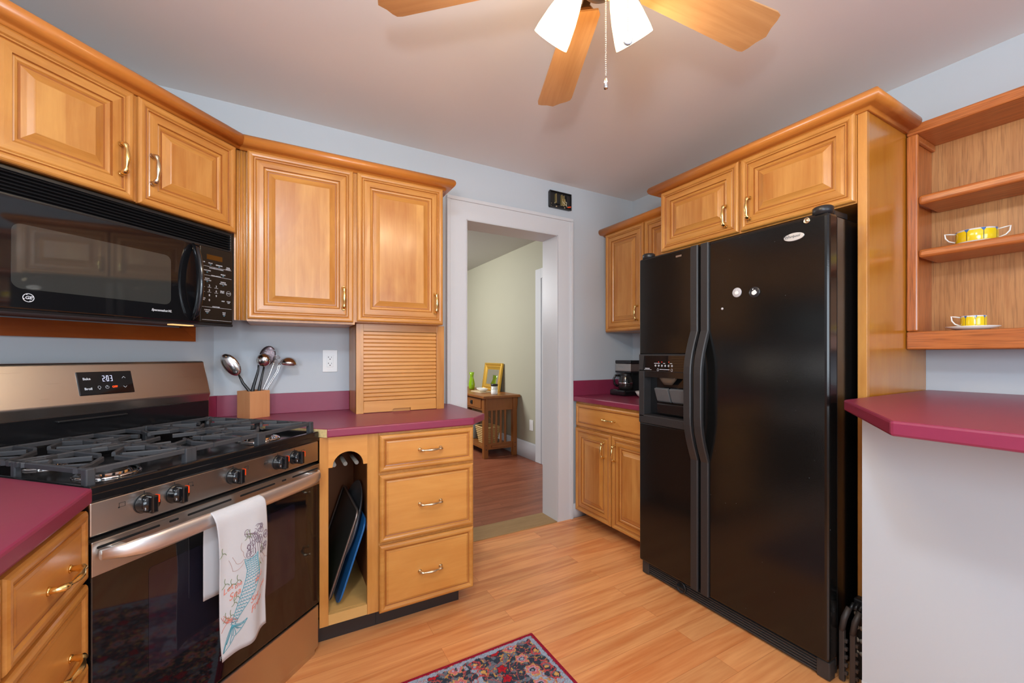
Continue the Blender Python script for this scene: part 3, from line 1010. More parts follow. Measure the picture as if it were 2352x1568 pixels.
LFT = bez((.43, .455), (.52, .50), (.47, .54), 5)[:1]+[(.43, .455), (.45, .49), (.475, .53), (.455, .575), (.405, .63), (.345, .685), (.285, .735), (.225, .785), (.175, .83)]
RGT = [(.70, .445), (.70, .445), (.69, .48), (.70, .52), (.735, .57), (.725, .63), (.625, .69), (.49, .745), (.355, .79), (.245, .835)]
body = [LFT[1:], RGT[1:], bez((.43, .455), (.56, .49), (.70, .445))]
def along(P, q):
    f = q*(len(P)-1); i = min(int(f), len(P)-2); f -= i
    return (P[i][0]+(P[i+1][0]-P[i][0])*f, P[i][1]+(P[i+1][1]-P[i][1])*f)
for j in range(1, 22):
    p, r = along(LFT[1:], j/22), along(RGT[1:], j/22)
    m = max(2, int(abs(r[0]-p[0])/.045))
    for i in range(m):
        p0 = (p[0]+(r[0]-p[0])*i/m, p[1]+(r[1]-p[1])*i/m)
        p1 = (p[0]+(r[0]-p[0])*(i+1)/m, p[1]+(r[1]-p[1])*(i+1)/m)
        body.append(bez(p0, ((p0[0]+p1[0])/2, (p0[1]+p1[1])/2+.017), p1, 4))
for k in range(9):
    e = (.03+.055*k, .965-.014*k-.02*(k % 2)-.04*math.sin(k/8*PI)*0)
    body.append(bez((.20, .835), (.14+.03*k, .88), e if k < 8 else (.48, .84)))
body.append(bez((.02, .97), (.16, .95), (.22, .91))); body.append(bez((.22, .91), (.36, .90), (.48, .835))); body.append(bez((.20, .83), (.10, .88), (.02, .97))); body.append(bez((.24, .835), (.34, .865), (.48, .835)))
stitch('th_teal', body, .0008)
stitch('th_skin', [bez((.40, .34), (.34, .38), (.42, .405)), bez((.42, .405), (.40, .43), (.46, .45)), bez((.46, .45), (.34, .52), (.22, .50)), bez((.22, .50), (.20, .45), (.16, .42)),
                   bez((.42, .45), (.34, .48), (.28, .46)), bez((.28, .46), (.26, .44), (.22, .41)), bez((.74, .44), (.84, .49), (.92, .53)), bez((.92, .53), (.98, .53), (.99, .55)), bez((.72, .46), (.80, .52), (.86, .555))], .0005)
leaf = []
for cx, cy, s in ((.10, .56, .05), (.20, .58, .06), (.30, .57, .05), (.24, .70, .04), (.28, .67, .04), (.80, .445, .04), (.74, .53, .03), (.52, .315, .05), (.58, .31, .04), (.10, .77, .04), (.18, .77, .05), (.06, .36, .05)):
    for k in range(3):
        leaf.append(bez((cx, cy), (cx+s*math.cos(k*2.1), cy+.02*math.sin(k*2.1)), (cx+s*1.4*math.cos(k*2.1+.5), cy+.035*math.sin(k*2.1+.5)), 5))
stitch('th_green', leaf, .0007)
cor = []
for k in range(16):
    cor.append(bez((.10+.02*(k % 6), .80), (.04+.03*(k % 7), .77+.02*(k % 3)), (.0+.04*(k % 8)+.02, .745+.012*(k % 9)), 5))
for k in range(8):
    cor.append(bez((.62+.01*k, .64), (.66+.015*k, .61), (.70+.02*k-.05*(k % 2), .585+.012*(k % 4)), 5))
stitch('th_coral', cor, .0006)
mb = MB()
for s, x, y, sz, rot in (('Let', .13, .60, .022, .32), ('the', .30, .60, .018, .32), ('Sea', .24, .65, .026, .32), ('Set', .62, .735, .024, .32), ('you', .84, .70, .017, .32), ('Free', .68, .79, .027, .32)):
    me = text_mesh(s, sz, shear=.45, bold=-.0001)
    R = Matrix.Rotation(rot, 4, 'Z')
    ps = []
    for v in me.vertices:
        q = R @ v.co
        p = towel_point(x+q.x/.165, (y*1.05-.09)*.43-q.y)
        ps.append(p+Vector((0, -.0022-v.co.z, 0)))
    mb.add(ps, [tuple(f.vertices) for f in me.polygons])
    bpy.data.meshes.remove(me)
mb.build('lettering', 'th_coral', tw)

# ================================================================== LEFT COUNTER AND DRAWERS
ct = thing('countertop', 'burgundy laminate countertop left of the range', 'countertop', (0, 0, .878), 0)
a = D(.669, -1.187); 
lx = -.369
yA = lx+math.sqrt(2)*1.187
pA = (lx, .669*math.sqrt(2)-lx)
pB = D(.669, -1.965)
pts = [(lx, YR+.02), pA, (pB.x, pB.y), (XL+.003, XL+.003+math.sqrt(2)*1.965), (XL+.003, YR+.02)]
MB().prism(pts[::-1], 0, .036, 'z', bev=.006).build('slab', 'lam', ct)
bd = thing('drawer_cabinet', 'maple drawer stack with brass pulls below the left countertop', 'cabinet', (-.405, 1.005, 0), 90)
mb = MB().prism([(0, 0), (.356, 0), (.356, .02), (.30, .55), (0, .55)], .09, .877, 'z')
mb.build('cabinet_box', 'wood_v', bd)
MB().box(0, .34, .06, .3, 0, .095).build('toe_kick', 'toe', bd)
for z0, z1, hz in ((.690, .852, .757), (.505, .679, .562), (.30, .494, .40), (.10, .29, .2)):
    door(bd, .004, .350, z0, z1, .205, hz, 'brass', DRAWER, False, 'drawer', ('wood_h', 'wood_h', 'wood_ph'))
bd2 = thing('base_cabinet', 'maple base cabinet at the near left edge under the burgundy counter', 'cabinet', (-.405, .40, 0), 90)
MB().box(0, .60, 0, .55, .09, .877).build('cabinet_box', 'wood_v', bd2)
MB().box(0, .6, .06, .3, 0, .095).build('toe_kick', 'toe', bd2)
door(bd2, .004, .596, .690, .852, .3, .757, 'brass', DRAWER, False, 'drawer', ('wood_h', 'wood_h', 'wood_ph'))
door(bd2, .004, .596, .10, .679, .05, .60)
# ================================================================== BACK RUN
c1 = thing('wall_cabinet', 'tall single-door maple wall cabinet above the utensil crock, next to the microwave', 'cabinet', (-.137, 2.216, 1.372), 0)
mb = MB().prism([(.022, 0), (.479, 0), (.479, .309), (.022, .309)], 0, .775, 'z')
mb.build('cabinet_box', 'wood_v', c1)
mb = MB()
for x in (-.018, -.004, .0095):
    mb.cyl((x+.004, .007, 0.004), (x+.004, .007, .772), .0066, 10)
mb.box(-.027, .022, .006, .02, .003, .775)
mb.build('fluted_filler', 'wood_v', c1)
door(c1, .024, .470, .010, .760, .424, .126)
c2 = thing('wall_cabinet', 'narrower single-door maple wall cabinet above the roll-front appliance garage', 'cabinet', (.343, 2.216, 1.385), 0)
MB().box(0, .461, 0, .309, 0, .762).build('cabinet_box', 'wood_v', c2)
door(c2, .008, .457, .003, .747, .412, .116)
cr = thing('crown_moulding', 'rounded maple crown moulding along the top of the two back-wall cabinets', 'moulding', (0, 2.216, 2.143))
MB().sweep([(o, u) for o, u in CROWN], [(-.165, 0, 0), (.806, 0, 0), (.806, .30, 0)], 1).build('moulding', 'wood_crown', cr)

# appliance garage
ag = thing('appliance_garage', 'maple appliance garage with slatted roll-up front standing on the burgundy counter', 'cabinet', (.359, 2.284, .914), 0)
mb = MB().box(0, .012, .004, .236, 0, .470).box(.466, .478, .004, .236, 0, .470)
mb.build('side_panel', 'wood_v', ag)
MB().box(0, .037, 0, .018, 0, .470, bev=.001).build('stile', 'wood_v', ag)
MB().box(.434, .478, 0, .018, 0, .470, bev=.001).build('stile', 'wood_v', ag)
MB().box(.037, .434, 0, .018, .432, .470).build('top_rail', 'wood_h', ag)
mb = MB()
mb.box(.037, .434, .024, .028, .0, .432)
n = 18
for i in range(n):
    z0 = .064+i*(.368/n)
    h = .368/n-.0016
    mb.prism([(.012, z0), (.0085, z0+.003), (.0085, z0+h-.003), (.012, z0+h), (.024, z0+h), (.024, z0)], .038, .433, 'x')
mb.build('tambour_door', 'wood_ph', ag)
mb = MB()
mb.box(.038, .433, .006, .022, .016, .062, bev=.002)
mb.box(.038, .185, .006, .022, .003, .018).box(.287, .433, .006, .022, .003, .018)
mb.prism(arc(.195, .0085, .0075, 90, 180, 4)+[(.1875, .003), (.185, .003), (.185, .018), (.195, .018)], .006, .022, 'y')
mb.build('bottom_bar', 'wood_ph', ag)

# countertop with a clipped outer corner
ct = thing('countertop', 'burgundy laminate countertop right of the range, under the appliance garage', 'countertop', (0, 0, .878))
e0 = D(1.459, -1.192)
pb = D(1.459, -1.962)
pts = [(.184, 1.878), (.842, 1.878), (.953, 1.99), (.953, 2.494), (.933, 2.494), (.933, YB-.001), (-.262, YB-.001), (pb.x, pb.y)]
MB().prism(pts, 0, .036, 'z', bev=.006).build('slab', 'lam', ct)
p0, p1 = D(1.4575, -1.2015), D(1.4575, -1.95)
q0 = D(1.46, -1.2015); q1 = D(1.46, -1.95)
MB().prism([(p0.x, p0.y), (q0.x, q0.y), (q1.x, q1.y), (p1.x, p1.y)], .001, .034, 'z').build('raw_edge', 'chip', ct, 'bare yellowish particle-board cut edge')
mb = MB().box(-.2565, .358, YB-.021, YB-.002, .036, .141, bev=.002)
mb.prism([tuple(D(u, n)[:2]) for u, n in ((1.468, -1.974), (1.468, -1.955), (1.606, -1.955), (1.597, -1.974))], .036, .141, 'z')
mb.build('backsplash', 'lam', ct)

# tray cabinet and drawer cabinet
tc = thing('tray_cabinet', 'narrow open maple tray cabinet with an arched top, right of the range', 'cabinet', (.155, 1.90, 0))
mb = MB()
mb.box(0, .034, 0, .02, .09, .877).box(.190, .236, 0, .02, .09, .877)
mb.build('stile', 'wood_v', tc)
mb = MB()
a = arc(.112, .748, .062, 0, 180, 16)
pts = [(.190, .877), (.034, .877), (.034, .748), (.050, .748)]+a[::-1]+[(.190-.016, .748), (.190, .748)]
mb.prism([(.034, .877), (.034, .748), (.050, .748)]+a[::-1][0:]+[(.190, .748), (.190, .877)], 0, .02, 'y')
mb.build('arched_rail', 'wood_ph', tc)
mb = MB()
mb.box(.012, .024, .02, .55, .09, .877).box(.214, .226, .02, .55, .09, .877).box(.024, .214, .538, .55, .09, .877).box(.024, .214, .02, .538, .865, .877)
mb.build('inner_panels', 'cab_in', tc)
MB().box(.0345, .1895, .0015, .02, .09, .134).box(.0245, .2135, .02, .5375, .09, .1345).build('slot_floor', 'slot_floor', tc)
M['dowel'] = plain('pale_dowel', srgb(226, 218, 202), .6)
for x in (.084, .134, .186):
    MB().cyl((x, .25, .697), (x, .538, .697), .0095).build('divider_rod', 'dowel', tc)
MB().box(.0, .236, .055, .075, 0, .095).build('toe_kick', 'toe', tc)
dc = thing('drawer_cabinet', 'three-drawer maple base cabinet at the counter end beside the doorway', 'cabinet', (.392, 1.90, 0))
MB().box(0, .455, 0, .60, .09, .877).build('cabinet_box', 'wood_v', dc)
MB().box(0, .40, .055, .5, 0, .095).build('toe_kick', 'toe', dc)
for z0, z1 in ((.704, .867), (.393, .691), (.086, .381)):
    door(dc, .002, .450, z0, z1, .232, (z0+z1)/2+(.0 if z0 > .6 else -.005), 'nickel', DRAWER, False, 'drawer', ('wood_h', 'wood_h', 'wood_ph'))

# trays leaning in the slot
def leaning(name, label, cat, group, mk, x, z, lean, y):
    t = thing(name, label, cat, (x, y, z))
    t.rotation_euler = (0, math.radians(lean), 0)
    mk(t)
    return t
def tray_sheet(t):       # upright sheet: y deep, z tall, thin in x
    outer = rrect(0, .45, 0, .385, .03)
    MB().prism(outer, -.002, .002, 'x').build('pan_base', plain('dark_nonstick', srgb(58, 58, 60), .4, .3), t)
    mb = MB().tube([(-.008, y, z) for y, z in outer], .0048, 6, closed=True)
    mb.build('rim', plain('worn_pan_rim', srgb(150, 138, 132), .35, .8), t)
leaning('baking_tray', 'dark rectangular baking tray with a light rim, leaning in the tray slot', 'tray', None, tray_sheet, .199, .160, 18.5, 1.945)
def board(t):
    MB().prism(rrect(0, .42, 0, .37, .05), -.004, .004, 'x', bev=.002).build('board', plain('blue_plastic', srgb(34, 100, 160), .35), t)
leaning('cutting_board', 'blue plastic cutting board leaning behind the dark baking tray', 'cutting board', None, board, .231, .138, 18.5, 1.932)
def round_pan(t):
    T = Matrix.Translation((0, .20, .27)) @ Matrix.Rotation(PI/2, 4, 'Y')
    MB().lathe([(0, -.002), (.168, -.002), (.19, -.012), (.194, -.012), (.172, .002), (0, .002)], 40, T).build('pan', plain('grey_pan', srgb(92, 92, 96), .35, .5), t)
leaning('pizza_pan', 'round grey pizza pan standing at the back of the tray slot', 'pan', None, round_pan, .217, .165, 18.5, 1.935)
def green(t):
    MB().prism(rrect(0, .40, 0, .52, .06), -.002, .002, 'x').build('mat', plain('green_mat', srgb(112, 118, 42), .5), t)
leaning('serving_tray', 'olive green tray at the left of the tray slot', 'tray', None, green, .1815, .138, 0, 1.97)

# outlet over the back counter
def outlet(name, label, loc, rz, w=.076, h=.122, grp=None):
    t = thing(name, label, 'outlet', loc, rz)
    MB().box(-w/2, w/2, -.006, -.0005, -h/2, h/2, bev=.002).build('cover_plate', 'white_plastic', t)
    mb = MB().box(-.0165, .0165, -.0085, -.005, -.033, .033, bev=.001)
    o = mb.build('receptacle', 'white_plastic', t)
    mb = MB()
    for z in (-.017, .017):
        mb.box(-.0085, -.0065, -.0089, -.0082, z, z+.008).box(-.0115, -.0065, -.0089, -.0082, z+.0035, z+.005).box(.0065, .008, -.0089, -.0082, z, z+.007)
        mb.prism(arc(0, z-.007, .0028, 0, 330, 10), -.0089, -.0082, 'y')
    mb.build('slots', 'dark', o)
    return t
outlet('wall_outlet', 'white double wall outlet on the grey wall above the burgundy backsplash', (.259, YB, 1.187), 0)

# crock and utensils
ck = thing('utensil_holder', 'square beech utensil holder on the burgundy counter behind the range', 'utensil holder', (-.098, 2.426, .914), 35)
mb = MB()
h = .05
mb.box(-h, h, -h, -h+.009, 0, .131, bev=.001).box(-h, h, h-.009, h, 0, .131, bev=.001).box(-h, -h+.009, -h+.009, h-.009, 0, .131).box(h-.009, h, -h+.009, h-.009, 0, .131).box(-h+.009, h-.009, -h+.009, h-.009, 0, .01)
mb.build('holder', 'crock', ck)
def shell(a, b, c, depth, centre, axis, facing, seg=24):
    """spoon or ladle bowl: half ellipsoid with thickness; axis = long way, facing = towards the hollow side"""
    ax = Vector(axis).normalized()
    fc = Vector(facing); fc = (fc-ax*fc.dot(ax)).normalized()
    sd = ax.cross(fc)
    vs, fs = [], []
    R = 9
    for lay, k in ((0, 1.0), (1, .94)):
        for i in range(R+1):
            ph = PI/2*i/R
            for j in range(seg):
                th = 2*PI*j/seg
                vs.append(Vector(centre)+ax*(a*k*math.sin(ph)*math.cos(th))+sd*(b*k*math.sin(ph)*math.sin(th))-fc*(depth*k*math.cos(ph)))
    n = (R+1)*seg
    for lay in (0, 1):
        for i in range(R):
            for j in range(seg):
                l = (j+1) % seg
                fs.append((lay*n+i*seg+j, lay*n+i*seg+l, lay*n+(i+1)*seg+l, lay*n+(i+1)*seg+j))
    for j in range(seg):
        l = (j+1) % seg
        fs.append((R*seg+j, R*seg+l, n+R*seg+l, n+R*seg+j))
    return vs, fs
BL = (-.098, 2.426, .914)
def loc(p):
    return (p[0]-BL[0], p[1]-BL[1], p[2]-BL[2])
def utensil(name, label):
    return thing(name, label, 'utensil', BL, 0, 'utensils in the beech holder')
u = utensil('serving_spoon', 'large stainless serving spoon with a black neck, leaning left in the utensil holder')
MB().add(*shell(.060, .035, 0, .016, loc((-.192, 2.435, 1.172)), (-.066, 0, .104), (.25, .7, -.1)), 0, True).build('bowl', 'steel', u)
MB().tube([loc(p) for p in ((-.160, 2.437, 1.122), (-.150, 2.435, 1.100), (-.143, 2.433, 1.083), (-.118, 2.43, 1.046), (-.088, 2.426, .985), (-.075, 2.42, .930))], [.004, .006, .0065, .0075, .011, .011], 10, squash=.6).build('handle', 'black_satin', u)
u = utensil('spouted_ladle', 'small stainless ladle with a pouring lip in the middle of the utensil holder')
mb = MB().add(*shell(.034, .034, 0, .028, loc((-.056, 2.428, 1.194)), (-.3, 0, .6), (.3, .9, .45)), 0, True)
mb.build('bowl', 'steel', u)
MB().tube([loc(p) for p in ((-.078, 2.433, 1.172), (-.078, 2.43, 1.150), (-.083, 2.43, 1.125), (-.100, 2.43, 1.060), (-.105, 2.43, 1.03), (-.112, 2.43, .93))], [.0035, .0045, .006, .0075, .010, .010], 10, squash=.6).build('handle', 'black_satin', u)
u = utensil('slotted_spoon', 'dark slotted spoon standing behind the small ladle in the utensil holder')
sp = MB().add(*shell(.052, .036, 0, .006, loc((-.040, 2.458, 1.215)), (.25, 0, .9), (.1, 1, -.1)), 0, True).build('bowl', plain('dark_steel', (.10, .07, .075, 1), .25, .8), u)
mb = MB()
for i in range(3):
    for j in (-1, 0, 1):
        x, z = -.036+j*.017+i*.004, 1.222+i*.012-abs(j)*.004
        mb.tube([loc((x-.005, 2.4505, z)), loc((x, 2.4495, z+.003)), loc((x+.005, 2.4505, z))], .0016, 6)
mb.build('slots', 'white_print', sp)
MB().tube([loc(p) for p in ((-.053, 2.458, 1.170), (-.062, 2.455, 1.12), (-.075, 2.45, 1.05), (-.085, 2.445, .93))], [.004, .005, .007, .008], 8, squash=.6).build('handle', 'black_satin', u)
u = utensil('whisk', 'small wire whisk with a bent neck in the utensil holder')
mb = MB()
for k in range(5):
    a = PI*k/5
    pts = []
    for i in range(13):
        q = i/12
        w = .017*math.sin(PI*q)
        along = .030*(1-math.cos(2*PI*q))/2
        ax = Vector((.30, .0, .22)).normalized(); s1 = Vector((0, 1, 0)); s2 = ax.cross(s1)
        c = Vector((-.004, 2.44, 1.200))
        d = math.cos(2*PI*q/2)*0
        off = .016*math.sin(2*PI*q)
        pts.append(loc(c+ax*(along-.008)+(s1*math.cos(a)+s2*math.sin(a))*off))
    mb.tube(pts[:-1], .0009, 5, closed=True)
mb.build('wires', 'chrome', u)
MB().tube([loc(p) for p in ((-.008, 2.44, 1.196), (-.016, 2.44, 1.165), (-.030, 2.44, 1.120), (-.058, 2.44, 1.050), (-.072, 2.44, .94))], [.0025, .003, .0032, .0034, .0034], 8).build('handle', 'chrome', u)
u = utensil('ladle', 'stainless ladle with its bowl turned down, leaning right in the utensil holder')
MB().add(*shell(.042, .042, 0, .040, loc((.054, 2.436, 1.170)), (1, 0, -.10), (.10, -.1, -1)), 0, True).build('bowl', 'steel', u)
mb = MB()
for o in (-.0035, .0035):
    mb.tube([loc((x+o, 2.438, z)) for x, z in ((.016, 1.180), (.011, 1.163), (.005, 1.138), (-.044, 1.050), (-.072, .97), (-.08, .93))], .0022, 8)
mb.build('handle', 'chrome', u)

# open doorbell chime over the casing
ch = thing('doorbell_chime', 'uncovered black doorbell chime with exposed wires high beside the doorway', 'doorbell', (1.817, YB, 2.353), 0)
mb = MB().prism(rrect(-.097, .097, -.060, .060, .01), -.012, -.0005, 'y', bev=.002)
for a in ((-.097, .097, .054, .060), (-.097, .097, -.060, -.054), (-.097, -.090, -.06, .06), (.090, .097, -.06, .06)):
    mb.box(a[0], a[1], -.026, -.010, a[2], a[3], bev=.002)
mb.box(-.036, -.008, -.024, -.010, -.032, .036, bev=.002).box(.052, .084, -.024, -.010, -.04, .042, bev=.002)
mb.build('base', 'black_satin', ch)
M['tan_metal'] = plain('dull_brass', srgb(184, 166, 112), .4, .6)
mb = MB().box(-.047, -.042, -.030, -.012, -.028, .040).box(.004, .009, -.030, -.012, -.03, .040).box(.022, .027, -.030, -.012, .0, .036).box(.006, .046, -.018, -.011, -.034, .016)
mb.build('tone_bars', 'tan_metal', ch)
mb = MB()
mb.tube([(.012, -.022, .0), (.018, -.030, -.018), (.034, -.030, -.028), (.046, -.030, -.034)], .0022, 6).tube([(.034, -.024, -.004), (.046, -.032, -.012), (.044, -.032, -.034), (.052, -.030, -.046)], .0022, 6)
mb.tube([(-.048, -.024, -.022), (-.056, -.026, -.026), (-.054, -.024, -.034)], .002, 6)
mb.build('wires', plain('cream_wire', srgb(206, 196, 160), .5), ch)
MB().tube([(.056, -.030, -.045), (.082, -.034, -.040)], [.0045, .0062], 10).build('wire_nut', plain('orange_cap', srgb(226, 74, 24), .4), ch)
for x, z, r in ((-.038, -.050, .007), (.036, -.050, .006), (-.082, -.034, .003), (-.086, -.052, .004), (.004, -.036, .003), (.026, -.037, .003)):
    MB().ball((x, -.020, z), r, 10).build('terminal_screw', 'nickel', ch)
# ================================================================== NEXT ROOM
tb = thing('console_table', 'mission style oak console table with slatted ends in the next room', 'table', (0, 0, 0))
X0, X1, Y0, Y1, ZT = 2.12, 2.565, 4.44, 5.85, .74
MB().box(X0-.03, X1+.02, Y0-.05, Y1+.05, ZT-.03, ZT, bev=.006).build('tabletop', 'table_wood', tb)
for x in (X0, X1-.055):
    for y in (Y0, Y1-.055):
        mb = MB().box(x, x+.055, y, y+.055, 0, ZT-.03, bev=.003)
        if x > 2.3:
            mb.prism([(x+.055, .71), (x+.075, .71), (x+.072, .62), (x+.055, .50)], y+.015, y+.04, 'y')
        else:
            mb.prism([(y-.012, .71), (y, .71), (y, .52), (y-.008, .60)], x+.015, x+.04, 'x')
        mb.build('leg', 'table_wood', tb)
for y in (Y0+.012, Y1-.034):
    MB().box(X0+.055, X1-.055, y, y+.022, .56, .71).build('end_apron', 'table_wood', tb)
    mb = MB().box(X0+.055, X1-.055, y, y+.022, .10, .17)
    mb.build('end_rail', 'table_wood', tb)
    for i in range(4):
        x = X0+.10+i*.060
        MB().box(x, x+.022, y+.004, y+.016, .17, .56).build('slat', 'table_wood', tb)
MB().box(X0+.10, X1-.12, Y0-.004, Y0+.012, .122, .148, bev=.003).build('key_tenon', 'table_wood', tb)
mb = MB()
for x in (X0+.028, X1-.028):
    for z in (.105, .155):
        mb.box(x-.005, x+.005, Y0-.0015, Y0+.002, z-.005, z+.005)
mb.build('dowel_plugs', 'toe', tb)
MB().box(X0+.02, X1-.03, Y0+.055, Y1-.055, .10, .125).build('lower_shelf', 'table_wood', tb)
MB().box(X0+.012, X0+.034, Y0+.055, Y1-.055, .56, .71).build('front_apron', 'table_wood', tb)
d = MB().box(X0+.002, X0+.014, Y0+.10, Y0+.62, .58, .695, bev=.003).build('drawer', 'table_wood', tb)
mb = MB().box(X0-.004, X0+.003, Y0+.335, Y0+.385, .615, .66)
mb.tube([(X0-.012, Y0+.36+.017*math.cos(a), .636+.015*math.sin(a)) for a in np.linspace(0, 2*PI, 17)[:-1]], .003, 6, closed=True)
mb.build('handle', 'black_satin', d)

mr = thing('mirror', 'gold framed mirror leaning against the sage wall on the console table', 'mirror', (2.50, 5.33, .742), -90)
mr.rotation_euler = (math.radians(-8.5), 0, math.radians(-90))
GW, GH = .51, .375
M['gold'] = plain('gold_frame', srgb(226, 178, 74), .35, .6)
rings = [(0, .03), (0, .004), (.010, 0), (.024, .004), (.034, .014), (.050, .010), (.066, .018), (.086, .024)]
MB().rings(0, GW, 0, GH, rings, 0, 0, 0, 0).build('frame', 'gold', mr)
MB().box(.088, GW-.088, .0225, .0238, .088, GH-.088).build('glass', plain('mirror_glass', (.9, .9, .9, 1), .03, 1), mr)

vs_ = thing('vase', 'bright green flared glass vase on the far end of the console table', 'vase', (2.37, 5.36, .74))
MB().lathe([(0, 0), (.034, 0), (.042, .03), (.044, .08), (.034, .13), (.024, .17), (.024, .19), (.036, .24), (.033, .24), (.021, .19), (.021, .17), (.030, .13), (.038, .07), (.03, .012), (0, .012)], 28).build('vase_body', plain('green_glass', srgb(140, 186, 30), .1, coat=.5), vs_)
ty = thing('tray', 'pale wooden tray under two white bowls on the console table', 'tray', (2.33, 4.94, .74))
MB().prism(rrect(-.10, .10, -.16, .16, .03), 0, .012, 'z', bev=.003).build('tray_board', plain('pale_tray', srgb(206, 184, 146), .5), ty)
def bowl(loc, label, s=1):
    t = thing('bowl', label, 'bowl', loc, 0, 'white bowls in the next room' if s == 1 else None)
    MB().lathe([(0, 0), (.03*s, 0), (.05*s, .012*s), (.066*s, .034*s), (.064*s, .035*s), (.047*s, .016*s), (.02*s, .006*s), (0, .006*s)], 28).build('bowl_body', 'porcelain', t)
    return t
bowl((2.31, 4.87, .7522), 'nearer small white bowl on the pale tray, beside the lidded candle jar')
bowl((2.35, 5.01, .7522), 'farther small white bowl on the pale tray, towards the green vase')
cj = thing('candle_jar', 'lidded glass candle jar in front of the gold mirror on the table corner', 'candle', (2.31, 4.55, .74))
MB().lathe([(.037, .0), (.040, .003), (.040, .105), (.037, .105), (.037, .006), (0, .006), (0, 0)], 28, caps=False).build('jar', plain('candle_glass', srgb(216, 214, 204), .08, coat=.5), cj)
MB().lathe([(.0405, .012), (.0405, .06), (0, .06), (0, .012)], 28, caps=False).build('label_band', plain('candle_label', srgb(238, 236, 230), .5), cj)
MB().lathe([(0, .105), (.043, .105), (.043, .128), (0, .128)], 28).build('lid', 'black_satin', cj)
bk = thing('basket', 'small woven basket on the lower shelf of the console table', 'basket', (2.32, 4.75, .1255))
mb = MB()
for i in range(9):
    q = i/8
    w, l, z = .085+.03*q, .10+.04*q, .008+.19*q
    mb.tube([(x, y, z) for x, y in rrect(-w, w, -l, l, .04)], .011, 6, closed=True)
mb.prism(rrect(-.085, .085, -.1, .1, .04), 0, .01, 'z')
mb.build('basket_weave', plain('wicker', srgb(206, 172, 112), .8, mottle=.3, mscale=90), bk)
mb = MB().tube([(0, -.14+.0, .2)]+[(0, .14*math.cos(PI-PI*i/8), .2+.12*math.sin(PI*i/8)) for i in range(1, 8)]+[(0, .14, .2)], .005, 6)
mb.build('handle', bpy.data.materials['wicker'], bk)
bx = thing('glass_jar', 'grey jar behind the basket on the lower shelf of the table', 'jar', (2.30, 5.08, .1255))
MB().lathe([(0, 0), (.06, 0), (.066, .01), (.066, .18), (.05, .22), (.05, .25), (0, .25)], 24).build('jar_body', plain('grey_jar', srgb(120, 128, 124), .25), bx)
sw = thing('wall_plate', 'white blank wall plate low on the sage wall in the next room', 'wall plate', (NX, 4.155, .40), -90)
MB().box(-.038, .038, -.007, -.0005, -.062, .062, bev=.002).build('cover_plate', 'white_plastic', sw)
# ================================================================== RIGHT RUN
# fridge: local x runs towards the camera, y into the wall
fr = thing('refrigerator', 'black side-by-side refrigerator with a water and ice dispenser', 'refrigerator', (1.775, 1.700, 0), -90)
FW, SP = .925, .385
MB().box(.012, FW-.012, .085, .735, .03, 1.752, bev=.006).build('fridge_body', 'fridge', fr)
fd = MB()
x1 = SP-.004
def slab(mb, a, b, c, d, bev=.008, y0=0, y1=.072):
    mb.box(a, b, y0, y1, c, d, bev=bev)
mb = MB()
slab(mb, 0, x1, 1.222, 1.752); slab(mb, 0, x1, .078, .846)
mb.box(0, x1, .055, .072, .80, 1.26).box(.0, .004, .004, .06, .84, 1.23).box(x1-.05, x1, .004, .06, .84, 1.23)
d1 = mb.build('freezer_door', 'fridge', fr)
mb = MB().box(SP+.006, FW, 0, .072, .078, 1.752, bev=.014, seg=3)
d2 = mb.build('refrigerator_door', 'fridge', fr)
MB().box(.01, FW-.01, .07, .088, .09, 1.74).build('door_gasket', 'black_matte', fr)
def grip(parent, x0, x1):
    """full height trim strip that swells into a bowed pull"""
    mb = MB()
    zs = [.082, .30, .60, .700, .712]+[.712+.624*i/18 for i in range(1, 18)]+[1.336, 1.345, 1.55, 1.750]
    vs, fs = [], []
    for z in zs:
        q = (z-.712)/.624
        o = 0
        if 0 < q < 1:
            o = .052*min(1, (min(q, 1-q)/.30))**.75 if min(q, 1-q) < .30 else .052
            o = .052*math.sin(min(1, min(q, 1-q)/.34)*PI/2)
        dpt = .012 if o == 0 else .020
        yb = .002 if o < .012 else -o+dpt-.012
        yf = -.011-o
        for x, y in ((x0, yb), (x0, yf+.004), (x0+.004, yf), (x1-.004, yf), (x1, yf+.004), (x1, yb)):
            vs.append((x, y, z))
    for i in range(len(zs)-1):
        for k in range(6):
            l = (k+1) % 6
            fs.append((i*6+k, i*6+l, i*6+6+l, i*6+6+k))
    n = len(zs)
    fs += [(0, 1, 2, 3, 4, 5), tuple((n-1)*6+k for k in range(6))[::-1]]
    mb.add(vs, fs)
    mb.build('handle', 'fridge_trim', parent)
grip(d1, .338, .379)
grip(d2, .394, .436)
# dispenser
ds = MB()
ds.box(.0, .338, -.004, .012, 1.130, 1.224, bev=.003).box(.0, .338, -.004, .012, .846, .890, bev=.003)
ds.box(.0, .036, -.004, .056, .88, 1.14, bev=.003).box(.318, .338, -.004, .056, .88, 1.14, bev=.003)
dp = ds.build('dispenser', 'fridge_trim', d1)
MB().prism([(.040, 1.216), (.306, 1.216), (.316, 1.135), (.030, 1.135)], -.0065, -.003, 'y').build('control_window', 'black_glass', dp)
mb = MB().box(.034, .322, .050, .055, .886, 1.135).box(.034, .322, .0, .055, 1.10, 1.135)
mb.build('recess_back', 'black_gloss', dp)
mb = MB()
for a in (.100, .198):
    mb.prism([(.004, 1.040), (.020, 1.046), (.046, .985), (.040, .965), (.028, .972)], a, a+.088, 'x', bev=.003)
mb.build('dispenser_paddle', plain('grey_paddle', srgb(92, 94, 96), .35), dp)
